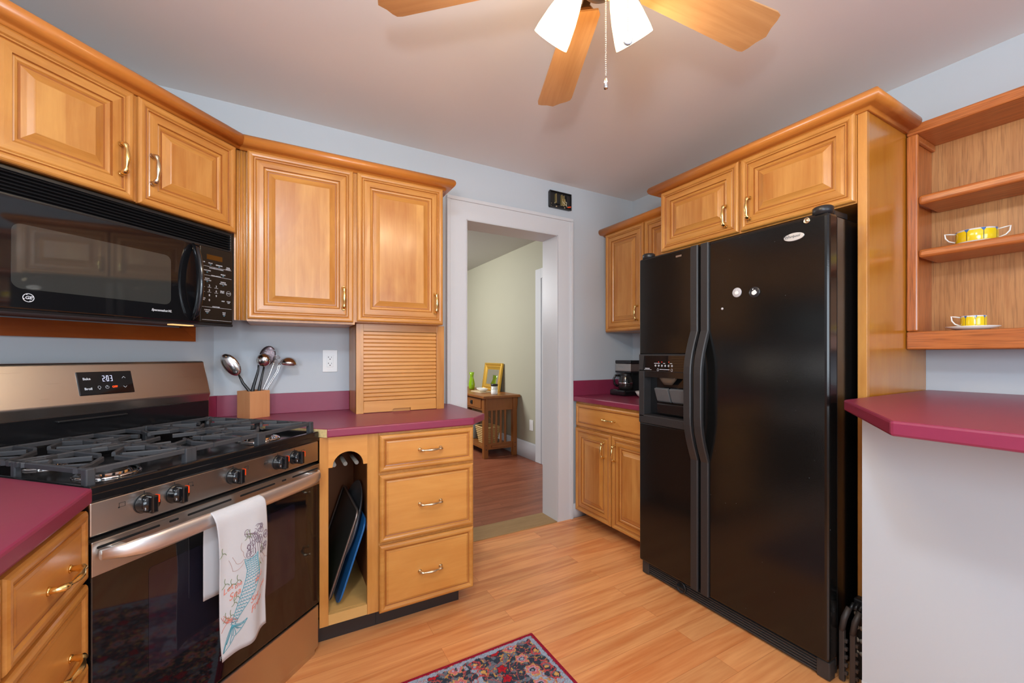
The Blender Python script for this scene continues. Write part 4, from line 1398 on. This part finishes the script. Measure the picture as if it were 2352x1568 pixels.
mb = MB().lathe([(.0, 0), (.022, 0), (.045, .03), (.05, .045), (0, .045)], 20, Matrix.Translation((.175, .026, 1.062)) @ Matrix.Diagonal((1.2, .45, 1, 1)))
mb.build('ice_chute', plain('chute', srgb(96, 84, 72), .25), dp)
mb = MB().box(.110, .318, .012, .052, .905, .962, bev=.006)
mb.build('drip_shield', 'black_gloss', dp)
mb = MB().box(.036, .318, -.003, .05, .888, .893)
for i in range(7):
    mb.box(.036, .318, .001+i*.007, .003+i*.007, .893, .8955)
mb.build('drip_tray', 'black_satin', dp)
mb = MB()
for i in range(6):
    x = .120+i*.0215
    mb.tube([(x+.0045*math.cos(a), -.0068, 1.1635+.005*math.sin(a)) for a in np.linspace(0, 2*PI, 13)[:-1]], .0007, 5, closed=True)
    mb.box(x-.0015, x+.0015, -.0072, -.0064, 1.161, 1.166)
mb.box(.112, .150, -.0072, -.0064, 1.1745, 1.177).box(.172, .184, -.0072, -.0064, 1.1745, 1.177).box(.214, .228, -.0072, -.0064, 1.1745, 1.177)
mb.box(.048, .080, -.0072, -.0064, 1.1455, 1.149).box(.042, .092, -.0072, -.0064, 1.1400, 1.1415)
mb.box(.148, .212, -.0072, -.0064, 1.1425, 1.1450)
for x in (.136, .226):
    mb.tube([(x+.005*math.cos(a), -.0068, 1.1415+.007*math.sin(a)) for a in np.linspace(0, 2*PI, 13)[:-1]], .0007, 5, closed=True)
mb.build('control_print', 'white_print', dp)
M['red_ind'] = plain('red_indicator', srgb(230, 30, 20), .4, emit=srgb(255, 30, 20), estr=1.2)
for x in (.141, .163, .208):
    MB().ball((x, -.0066, 1.183), .0019, 8).build('indicator_light', 'red_ind', dp)
# badge, lock, sticker
bd = MB().prism([(.806+.037*math.cos(a), 1.684+.0155*math.sin(a)) for a in np.linspace(0, 2*PI, 41)[:-1]], -.004, .001, 'y', bev=.0012).build('badge', plain('silver_badge', srgb(214, 212, 208), .3, .35), d2)
mb = MB()
letters(mb, 'Whirlpool', .0135, .800, 1.686, -.0043, shear=.3, bold=.0001)
mb.tube([(.780+.012*math.cos(a), -.0043, 1.688+.0075*math.sin(a)) for a in np.linspace(.6, 5.2, 20)], .0005, 4)
mb.build('lettering', plain('badge_ink', srgb(70, 74, 80), .4), bd)
mb = MB().lathe([(.0115, 0), (.0115, .003), (.009, .005), (.008, .003), (.0045, .003), (.004, .0045), (0, .0045)], 24, Matrix.Translation((.852, -.0005, 1.735)) @ Matrix.Rotation(PI/2, 4, 'X'))
mb.build('door_button', 'nickel', d2)
MB().box(.246, .280, -.0012, .0005, 1.716, 1.725).build('nameplate', plain('small_plate', srgb(150, 128, 112), .35, .5), d1)
for x in (.035, FW-.035):
    MB().lathe([(0, 0), (.034, 0), (.034, .026), (.028, .031), (0, .031)], 24, Matrix.Translation((x, .036, 1.751))).build('hinge_cap', 'black_satin', fr)
for a in (.02, FW-.13):
    MB().box(a, a+.11, .085, .20, 1.75, 1.779, bev=.008).build('hinge_cover', 'black_satin', fr)
mb = MB().box(.015, FW-.015, .030, .10, .004, .074, bev=.004)
for i in range(5):
    mb.box(.05, FW-.05, .022, .032, .012+i*.0115, .0185+i*.0115, bev=.002)
mb.box(.005, .05, .018, .06, .004, .072, bev=.004).box(FW-.05, FW-.005, .018, .06, .004, .072, bev=.004)
kg = mb.build('kick_grille', plain('dusty_black', srgb(52, 47, 44), .6), fr)
mb = MB().lathe([(.030, 0), (.030, .008), (.026, .012), (.024, .006), (0, .006)], 28, Matrix.Translation((.262, .024, .040)) @ Matrix.Rotation(PI/2, 4, 'X'))
mb.box(.240, .284, .008, .02, .036, .044, bev=.002)
mb.build('filter_knob', 'black_satin', kg)
for x in (.06, FW-.06):
    for y in (.12, .6):
        MB().cyl((x, y, 0), (x, y, .04), .018).build('foot', 'black_matte', fr)

# magnets
def apple(mb, x, z, r, tilt, y):
    R = lambda p: (x+p[0]*math.cos(tilt)-p[1]*math.sin(tilt), z+p[0]*math.sin(tilt)+p[1]*math.cos(tilt))
    pts = []
    for i in range(44):
        a = PI/2-2*PI*i/44
        q = r*(1+.06*math.cos(2*a))
        if abs(a-PI/2) < .5 or abs(a+3*PI/2) < .5:
            q *= 1-.14*math.cos((a-PI/2)*3)
        if abs(((a+PI/2+PI) % (2*PI))-PI) < .45:
            q *= 1-.10*math.cos((((a+PI/2+PI) % (2*PI))-PI)*3.4)
        px, pz = q*math.cos(a), q*math.sin(a)
        dx, dz = px-r*1.15, pz-r*.10
        dd = math.hypot(dx, dz)
        if dd < r*.42:
            px, pz = r*1.15+dx/dd*r*.42, r*.10+dz/dd*r*.42
        pts.append(R((px, pz)))
    mb.prism(pts, y-.0004, y+.0006, 'y')
    lf = [R((.16*r+.22*r*math.sin(t)*0+r*(.30*math.cos(t)*.55+.30*math.sin(t)*.5), r*1.42+r*(.34*math.sin(t)*.75-.0*math.cos(t)))) for t in np.linspace(0, 2*PI, 17)[:-1]]
    mb.prism(lf, y-.0004, y+.0006, 'y')
def magnet(name, label, x, z, r, matname, ap, tilt, grp=None):
    t = thing(name, label, 'magnet', (1.775, 1.700-x, z), -90, grp)
    MB().lathe([(r, 0), (r, .002), (r*.94, .003), (0, .003)], 32, Matrix.Translation((0, -.0003, 0)) @ Matrix.Rotation(PI/2, 4, 'X')).build('disc', matname, t)
    if ap:
        mb = MB()
        apple(mb, 0, -.001, r*ap, tilt, -.0038)
        mb.build('fruit_mark', 'white_plastic', t)
M['mag_grey'] = plain('grey_magnet', srgb(182, 180, 182), .35)
M['mag_black'] = plain('black_magnet', srgb(40, 38, 40), .25)
magnet('fridge_magnet', 'grey round magnet with a white bitten fruit mark on the fridge door', .572, 1.496, .021, 'mag_grey', .40, .25)
magnet('fridge_magnet', 'black round magnet with a white bitten fruit mark on the fridge door', .650, 1.487, .0235, 'mag_black', .46, .5)
magnet('fridge_magnet', 'tiny plain pale dot magnet below the two fruit magnets', .502, 1.431, .0055, 'mag_grey', 0, 0)

# cabinet over the fridge, tall side panel
oc = thing('wall_cabinet', 'two-door maple cabinet above the black refrigerator', 'cabinet', (1.975, 1.722, 1.812), -90)
MB().box(0, .955, 0, .58, 0, .362).build('cabinet_box', 'wood_v', oc)
door(oc, .012, .482, .006, .350, .42, .100)
door(oc, .494, .953, .006, .350, .54, .103)
MB().sweep(CROWN, [(-.001, .26, .358), (-.001, 0, .358), (.987, 0, .358), (.987, .35, .358)], 1).build('crown_moulding', 'wood_crown', oc)
sp = thing('side_panel', 'tall glossy amber maple end panel right of the refrigerator', 'panel', (1.975, .765, 0), -90)
MB().box(0, .030, 0, .022, 0, 2.17, bev=.001).build('edge_strip', 'wood_v', sp)
MB().box(.004, .0295, .022, .584, 0, 2.17).build('panel', 'amber', sp)

# base cabinet, counter and wall cabinet beyond the fridge
bc = thing('base_cabinet', 'maple base cabinet with one drawer and two doors between doorway and refrigerator', 'cabinet', (1.955, 2.497, 0), -90)
MB().box(0, .775, 0, .58, .09, .877).build('cabinet_box', 'wood_v', bc)
MB().box(.0, .775, .12, .3, 0, .095).build('toe_kick', 'toe', bc)
door(bc, .014, .76, .700, .862, .372, .781, 'brass', DRAWER, False, 'drawer', ('wood_h', 'wood_h', 'wood_ph'))
door(bc, .010, .384, .076, .684, .322, .574)
door(bc, .396, .765, .076, .684, .428, .574)
ct = thing('countertop', 'burgundy laminate countertop under the black coffee maker', 'countertop', (0, 0, .878))
MB().prism([(1.929, 1.722), (2.559, 1.722), (2.559, YB-.002), (1.929, YB-.002)], 0, .036, 'z', bev=.006).build('slab', 'lam', ct)
MB().box(1.931, 2.5395, YB-.021, YB-.002, .036, .149, bev=.002).build('backsplash', 'lam', ct)
MB().box(2.54, 2.559, 1.722, YB-.002, .036, .149, bev=.002).build('backsplash', 'lam', ct)
wc = thing('wall_cabinet', 'two-door maple wall cabinet partly hidden behind the refrigerator', 'cabinet', (2.25, 2.500, 1.397), -90)
MB().box(0, .776, 0, .308, 0, .770).build('cabinet_box', 'wood_v', wc)
door(wc, .010, .395, .004, .752, .342, .123)
door(wc, .407, .77, .004, .752, .46, .123)
MB().sweep(CROWN, [(-.002, .30, .760), (-.002, 0, .760), (.776, 0, .760)], 1).build('crown_moulding', 'wood_crown', wc)
MB().lathe([(0, -.012), (.035, -.012), (.038, .002), (0, .002)], 24, Matrix.Translation((.30, .15, -.001))).build('puck_light', 'chrome', wc)

# coffee maker facing the room
cm = thing('coffee_maker', 'black and steel drip coffee maker on the burgundy counter beside the refrigerator', 'coffee maker', (2.235, 2.447, .914), -90)
mb = MB().box(0, .165, 0, .25, 0, .045, bev=.012)
mb.build('base', 'black_gloss', cm)
MB().box(.005, .160, .15, .25, .04, .262, bev=.006).build('column', 'black_satin', cm)
mb = MB().box(.0, .165, .06, .25, .182, .240, bev=.004)
mb.build('brew_head', 'ss', cm)
mb = MB().box(-.001, .166, .058, .25, .240, .266, bev=.006).box(.0, .165, .06, .25, .172, .184, bev=.002)
mb.build('lid', 'black_gloss', cm)
mb = MB()
mb.box(.045, .085, .0592, .0602, .209, .213).build('logo_mark', 'grey_print', cm)
T = Matrix.Translation((.085, .085, .045))
cf = MB().lathe([(.045, 0), (.056, .012), (.058, .05), (.046, .098), (.040, .112), (0, .112)], 28, T).build('carafe', plain('dark_carafe_glass', (.02, .018, .017, 1), .04, spec=.8, coat=.5), cm)
MB().lathe([(.041, .100), (.043, .104), (.043, .122), (0, .124)], 28, T).build('carafe_lid', 'black_satin', cf)
MB().tube([(.06, .048, .150), (.045, .020, .150), (.040, .008, .125), (.042, .014, .085), (.055, .035, .068)], .0085, 10, squash=.7).build('carafe_handle', 'black_gloss', cf)
MB().lathe([(.0592, .046), (.0602, .05), (.0592, .054)], 28, T, caps=False).build('carafe_band', 'chrome', cf)
sb = thing('bowl', 'white dish peeking out beside the refrigerator on the burgundy counter', 'bowl', (2.30, 2.15, .9142))
MB().lathe([(0, 0), (.035, 0), (.055, .018), (.07, .045), (.067, .046), (.05, .020), (0, .006)], 28).build('bowl_body', 'porcelain', sb)

# open oak shelves
sh = thing('open_shelf', 'open oak wall shelf unit with yellow porcelain on it, right of the amber panel', 'shelf', (2.333, .733, 1.243), -90)
L = 1.25
MB().box(0, L, .0, .222, .902, .944, bev=.006).build('top_board', 'oak_h', sh)
MB().box(0, .037, 0, .020, .076, .902, bev=.006).build('stile', 'oak_v', sh)
MB().box(.002, .020, .02, .215, .076, .902).build('side_board', 'oak_v', sh)
MB().box(.0, L, .214, .222, .0, .902).build('back_panel', 'oak_back', sh)
MB().box(.020, .034, .02, .21, .876, .902, bev=.004).build('cleat', 'oak_h', sh)
for z0, z1 in ((.603, .641), (.381, .416)):
    MB().box(.037, L, .001, .214, z0, z1, bev=.011, seg=3).build('shelf_board', 'oak_h', sh)
MB().box(0, L, 0, .022, .0, .075, bev=.006).build('apron', 'oak_h', sh)
MB().box(.002, L, .022, .214, .055, .075).build('bottom_board', 'oak_h', sh)

def deco(mb_y, mb_b, mb_l, r, z0, z1, n):
    pass
def yellow_cup(t, r, h, foot=.004):
    MB().lathe([(0, 0), (r*.82, 0), (r*.86, foot), (r*1.0, foot+.004), (r*1.0, h), (r*.95, h), (r*.93, foot+.008), (0, foot+.006)], 36).build('cup_body', 'porcelain', t)
    MB().lathe([(r*1.004, h*.16), (r*1.012, h*.18), (r*1.012, h*.88), (r*1.004, h*.90)], 36, caps=False).build('yellow_band', 'yellow_glaze', t)
    mbb, mbl = MB(), MB()
    n = 8
    for k in range(n):
        a = 2*PI*k/n+.2
        def P(da, z, q=1.016):
            return (r*q*math.cos(a+da), r*q*math.sin(a+da), z)
        mbb.add([P(-.13, h*.985), P(.13, h*.985), P(.06, h*.83), P(0, h*.76), P(-.06, h*.83), P(0, h*.985)], [(0, 5, 3, 4), (5, 1, 2, 3)])
        mbl.add([P(-.018, h*.18), P(.018, h*.18), P(.018, h*.8), P(-.018, h*.8)], [(0, 1, 2, 3)])
    mbb.build('blue_motif', 'blue_glaze', t)
    mbl.build('dark_lines', 'dark_line', t)
def ear(t, r, zt, zb, out, ang):
    c, s = math.cos(ang), math.sin(ang)
    pts = [(r*.97, zt), (r+out*.55, zt+.004), (r+out, zt+.006), (r+out*.92, zt-.012), (r+out*.6, (zt+zb)/2-.008), (r*.96, zb)]
    MB().tube([(p*c, p*s, z) for p, z in pts], .0028, 8, squash=1.3).build('handle', 'porcelain', t)
sg = thing('sugar_bowl', 'yellow and white two-handled porcelain bowl on the middle oak shelf', 'bowl', (2.428, .549, 1.6595), 20)
yellow_cup(sg, .058, .055)
ear(sg, .058, .050, .016, .030, PI/2-math.radians(20)+.25); ear(sg, .058, .050, .016, .030, -PI/2-math.radians(20)+.25)
sc = thing('saucer', 'white saucer under the yellow cup on the bottom oak shelf', 'saucer', (2.428, .561, 1.3185))
MB().lathe([(0, 0), (.034, 0), (.05, .004), (.078, .014), (.077, .016), (.05, .007), (0, .005)], 40).build('saucer_body', 'porcelain', sc)
cu = thing('tea_cup', 'small yellow and white tea cup standing on a saucer', 'cup', (2.428, .557, 1.3245), 10)
yellow_cup(cu, .036, .052)
ear(cu, .036, .046, .012, .026, PI/2-math.radians(10)+.3)

# bar counter
ct = thing('bar_counter', 'wide burgundy laminate bar counter with a clipped corner above the white half wall', 'countertop', (0, 0, 1.0265))
MB().prism([(2.559, .732), (1.735, .712), (1.277, .430), (1.277, -1.9), (2.559, -1.9)][::-1], 0, .037, 'z', bev=.006).build('slab', 'lam', ct)

# folding stool in the gap by the fridge
st = thing('step_stool', 'black folded step stool wedged between the refrigerator and the white half wall', 'step stool', (1.80, .738, 0), -90)
mb = MB().box(-.016, .046, .11, .15, .0, .30, bev=.006)
for i in range(4):
    for j in range(2):
        mb.lathe([(.009, 0), (.009, .001), (0, .001)], 14, Matrix.Translation((-.004+.017*j, .1095, .10+.048*i)) @ Matrix.Rotation(PI/2, 4, 'X'), 1)
mb.tube([(.022, .13, .298), (.024, .128, .325), (.034, .126, .332), (.040, .126, .31)], .006, 8)
mb.build('step_panel', ['black_satin', plain('pale_dots', srgb(190, 184, 170), .6)], st)
for a, b in ((-.024, .006), (.010, .04)):
    mb = MB()
    mb.tube([(a+.012, .07, .275), (a+.002, .055, .235), (a-.002, .045, .19)], [.010, .011, .010], 8)
    mb.box(a-.010, a+.008, .040, .056, .004, .195, bev=.003)
    for i in range(5):
        mb.box(a+.006, a+.016, .042, .054, .03+i*.03, .043+i*.03, bev=.002)
    mb.build('leg', plain('scuffed_black', srgb(62, 54, 50), .5), st)
mb = MB()
for i in range(4):
    mb.tube([(-.008+.014*i, .068, .27+.004*i), (-.006+.014*i, .085, .288+.004*i), (-.004+.014*i, .105, .276+.004*i)], .006, 8)
mb.build('hinge', 'black_satin', st)
# ================================================================== CEILING FAN
HX, HY = .768, .872
fan = thing('ceiling_fan', 'ceiling fan with maple blades, lit frosted lamp shades and pull chains', 'ceiling fan', (HX, HY, ZC))
M['antique'] = plain('antique_brass', srgb(150, 118, 78), .3, 1)
MB().lathe([(0, 0), (.085, 0), (.085, -.02), (.105, -.05), (.112, -.10), (.112, -.16), (.085, -.19), (.05, -.20), (0, -.20)], 36).build('motor_housing', 'antique', fan)
MB().lathe([(0, -.20), (.06, -.20), (.066, -.215), (.066, -.25), (.05, -.272), (.02, -.285), (0, -.285)], 32).build('light_fitter', 'antique', fan)
ZBL = 2.288-ZC
for k in range(5):
    a = math.radians(66.5+72*k)
    T = Matrix.Translation((0, 0, ZBL)) @ Matrix.Rotation(a, 4, 'Z') @ Matrix.Rotation(math.radians(-11), 4, 'X')
    hw0, hw1, r0, r1 = .056, .073, .165, .655
    pts = [(r0, -hw0*.8), (r0+.02, -hw0)]
    pts += [(r1-.035, -hw1), (r1-.018, -hw1+.004), (r1-.010, -hw1+.020), (r1-.004, -.028), (r1+.010, 0), (r1-.004, .028), (r1-.010, hw1-.020), (r1-.018, hw1-.004), (r1-.035, hw1)]
    pts += [(r0+.02, hw0), (r0, hw0*.8)]
    mb = MB().prism(pts, -.003, .003, 'z')
    b = mb.build('fan_blade', 'blade', fan)
    b.matrix_local = T
    mb = MB().prism([(.07, -.018), (.15, -.012), (.175, -.035), (.225, -.030), (.235, 0), (.225, .030), (.175, .035), (.15, .012), (.07, .018)], .0035, .009, 'z')
    mb.tube([(.18, .0, .006), (.2, .018, .006), (.215, 0, .006), (.2, -.018, .006)], .004, 6, closed=True)
    br = mb.build('blade_bracket', 'antique', b)
def shade_mat():
    m, nt, b = nmat('frosted_glass_lit')
    b.inputs['Base Color'].default_value = srgb(255, 244, 224)
    b.inputs['Roughness'].default_value = .3
    b.inputs['Emission Color'].default_value = srgb(255, 218, 158)
    tc = nt.nodes.new('ShaderNodeTexCoord')       # brighter towards the bulb at the mouth
    sp = nt.nodes.new('ShaderNodeSeparateXYZ')
    mr_ = nt.nodes.new('ShaderNodeMapRange')
    mr_.inputs[1].default_value = -.235; mr_.inputs[2].default_value = -.285
    mr_.inputs[3].default_value = .75; mr_.inputs[4].default_value = 10.0
    nt.links.new(tc.outputs['Object'], sp.inputs[0]); nt.links.new(sp.outputs[2], mr_.inputs[0])
    nt.links.new(mr_.outputs[0], b.inputs['Emission Strength'])
    return m
M['shade'] = shade_mat()
M['bulb'] = plain('lit_bulb', srgb(255, 250, 240), .4, emit=srgb(255, 240, 214), estr=9)
for k, dg in enumerate((15.7, 105.7, 195.7, 285.7)):
    a = math.radians(dg+0)
    # arms spread left/right and towards/away from the camera
    dr = Vector((math.cos(a), math.sin(a), 0))
    tilt = math.radians(43)
    axis = (dr*math.sin(tilt)+Vector((0, 0, -math.cos(tilt))))
    top = dr*.086+Vector((0, 0, -.222))
    T = Matrix.Translation(top) @ axis.to_track_quat('Z', 'Y').to_matrix().to_4x4()
    mb = MB().tube([dr*.045+Vector((0, 0, -.215)), dr*.080+Vector((0, 0, -.195)), dr*.094+Vector((0, 0, -.205)), top], .009, 10)
    mb.lathe([(.018, -.02), (.026, -.005), (.026, .012), (0, .012)], 20, T)
    arm = mb.build('lamp_arm', 'antique', fan)
    mb = MB().lathe([(.027, .004), (.036, .03), (.046, .07), (.054, .115), (.056, .135), (.053, .135), (.050, .115), (.042, .07), (.032, .03), (.024, .006)], 32, T, caps=False)
    mb.build('lamp_shade', 'shade', fan)
    MB().ball((0, 0, .075), .026, 16, T=T, sz=1.3).build('bulb', 'bulb', fan)
    l = bpy.data.lights.new('fan_bulb_light', 'POINT')
    l.energy = 3.6
    l.color = (1, .86, .64)
    l.shadow_soft_size = .035
    lo = bpy.data.objects.new('fan_bulb_light', l)
    COL.objects.link(lo)
    lo.location = Vector((HX, HY, ZC))+top+axis*.150
def chain(x, y, z0, z1, fob):
    mb = MB()
    n = int((z0-z1)/.0052)
    for i in range(n):
        mb.ball((x, y, z0-i*.0052), .0019, 6)
    c = mb.build('pull_chain', 'chrome', fan)
    if fob == 'bell':
        MB().lathe([(0, 0), (.003, 0), (.0052, -.012), (.0058, -.026), (.0045, -.027), (0, -.020)], 14, Matrix.Translation((x, y, z1))).build('pull_fob', 'chrome', c)
    else:
        T = Matrix.Translation((x, y, z1-.013)) @ Matrix.Rotation(-math.radians(29), 4, 'Z') @ Matrix.Rotation(PI/2, 4, 'X')
        mb = MB().lathe([(0, -.004), (.0125, -.004), (.0135, 0), (.0125, .004), (0, .004)], 24, T)
        mb.box(-.008, .008, -.001, .001, .0038, .0048, T=T).box(-.001, .001, -.008, .008, .0038, .0048, T=T)
        mb.build('pull_fob', plain('pewter', srgb(176, 184, 196), .35, .6), c)
chain(.010, -.006, -.284, 1.968-ZC, 'bell')
chain(.062, -.036, -.262, 2.085-ZC, 'disc')

# ================================================================== RUG
rug = thing('rug', 'dark floral rug with a red border lying on the wood floor', 'rug', (.975-.92, 1.557-.60, 0))
NXR, NYR = 308, 200
xs = np.linspace(0, .92, NXR+1); ys = np.linspace(0, .60, NYR+1)
X, Y = np.meshgrid(xs, ys)
rng = np.random.default_rng(5)
def noise(shape, cell, seed):
    r = np.random.default_rng(seed)
    gx, gy = int(.92/cell)+3, int(.60/cell)+3
    g = r.random((gy, gx))
    fx, fy = X/cell, Y/cell
    ix, iy = fx.astype(int), fy.astype(int)
    tx, ty_ = fx-ix, fy-iy
    tx, ty_ = tx*tx*(3-2*tx), ty_*ty_*(3-2*ty_)
    return (g[iy, ix]*(1-tx)+g[iy, ix+1]*tx)*(1-ty_)+(g[iy+1, ix]*(1-tx)+g[iy+1, ix+1]*tx)*ty_
edge = np.minimum(np.minimum(X, .92-X), np.minimum(Y, .60-Y))
jit = (noise(X.shape, .012, 1)-.5)*.020
e = edge+jit*.6
def C3(r, g, b): return np.array(srgb(r, g, b)[:3])
slate, pale, red, rose, gold, grey, wine = C3(56, 64, 76), C3(150, 162, 178), C3(176, 38, 44), C3(196, 110, 112), C3(206, 160, 92), C3(104, 112, 122), C3(150, 30, 52)
colr = np.empty(X.shape+(3,)); colr[:] = slate
colr[noise(X.shape, .02, 8) > .62] = grey
colr[noise(X.shape, .10, 9)+.25*noise(X.shape, .02, 10) > .80] = pale
vine = np.abs(np.sin(X*60+3*np.sin(Y*45)+jit*60)) < .13
vine2 = np.abs(np.sin(Y*52+3*np.sin(X*38)+jit*60)) < .13
colr[vine | vine2] = C3(176, 84, 80)
colr[(noise(X.shape, .008, 12) > .80)] = gold*.8
cents = []
for i in range(11):
    for j in range(8):
        cents.append((.045+.083*i+.012*math.sin(i*3+j*5), .048+.072*j+.012*math.cos(i*2+j*3), (i*2+j*3) % 3))
for cx, cy, kd in cents:
    dx, dy = X-cx, Y-cy
    rr = np.hypot(dx, dy)+jit*.55
    an = np.arctan2(dy, dx)
    if kd == 0:
        pet = .026*(1+.16*np.cos(6*an))
        colr[rr < pet] = gold
        colr[rr < pet-.004] = rose
        colr[(rr < .014) & (noise(X.shape, .006, 20) > .45)] = C3(172, 160, 176)
        colr[rr < .0085] = slate
        colr[rr < .0045] = pale
    elif kd == 1:
        pet = .017*(1+.2*np.cos(5*an+1))
        colr[rr < pet+.004] = slate*.8
        colr[rr < pet] = red
        colr[(rr < .006)] = wine
    else:
        colr[np.abs(rr-.020) < .0028] = C3(186, 74, 74)
        colr[(rr < .008)] = gold
colr[(e > .020) & (e < .036)] = pale
colr[edge < .020] = wine
colr *= (.78+.44*rng.random(X.shape))[..., None]
H = .010+.0022*rng.random(X.shape)
H[edge < .0095] = .008
H[edge < .003] = .004
vs = np.stack([X, Y, H], -1).reshape(-1, 3)
idx = np.arange((NXR+1)*(NYR+1)).reshape(NYR+1, NXR+1)
fs = np.stack([idx[:-1, :-1], idx[:-1, 1:], idx[1:, 1:], idx[1:, :-1]], -1).reshape(-1, 4)
me = bpy.data.meshes.new('pile')
me.from_pydata(vs.tolist(), [], fs.tolist())
at = me.color_attributes.new('weave', 'FLOAT_COLOR', 'POINT')
at.data.foreach_set('color', np.concatenate([np.clip(colr, 0, 1).reshape(-1, 3), np.ones((len(vs), 1))], 1).astype(np.float32).ravel())
m, nt, b = nmat('woven_pile')
va = nt.nodes.new('ShaderNodeVertexColor'); va.layer_name = 'weave'
nt.links.new(va.outputs[0], b.inputs['Base Color'])
b.inputs['Roughness'].default_value = .95
b.inputs['Specular IOR Level'].default_value = .1
me.materials.append(m)
o = bpy.data.objects.new('pile', me); COL.objects.link(o); o.parent = rug
MB().box(.001, .919, .001, .599, 0, .0035).build('backing', plain('rug_backing', srgb(120, 40, 52), .9), rug)
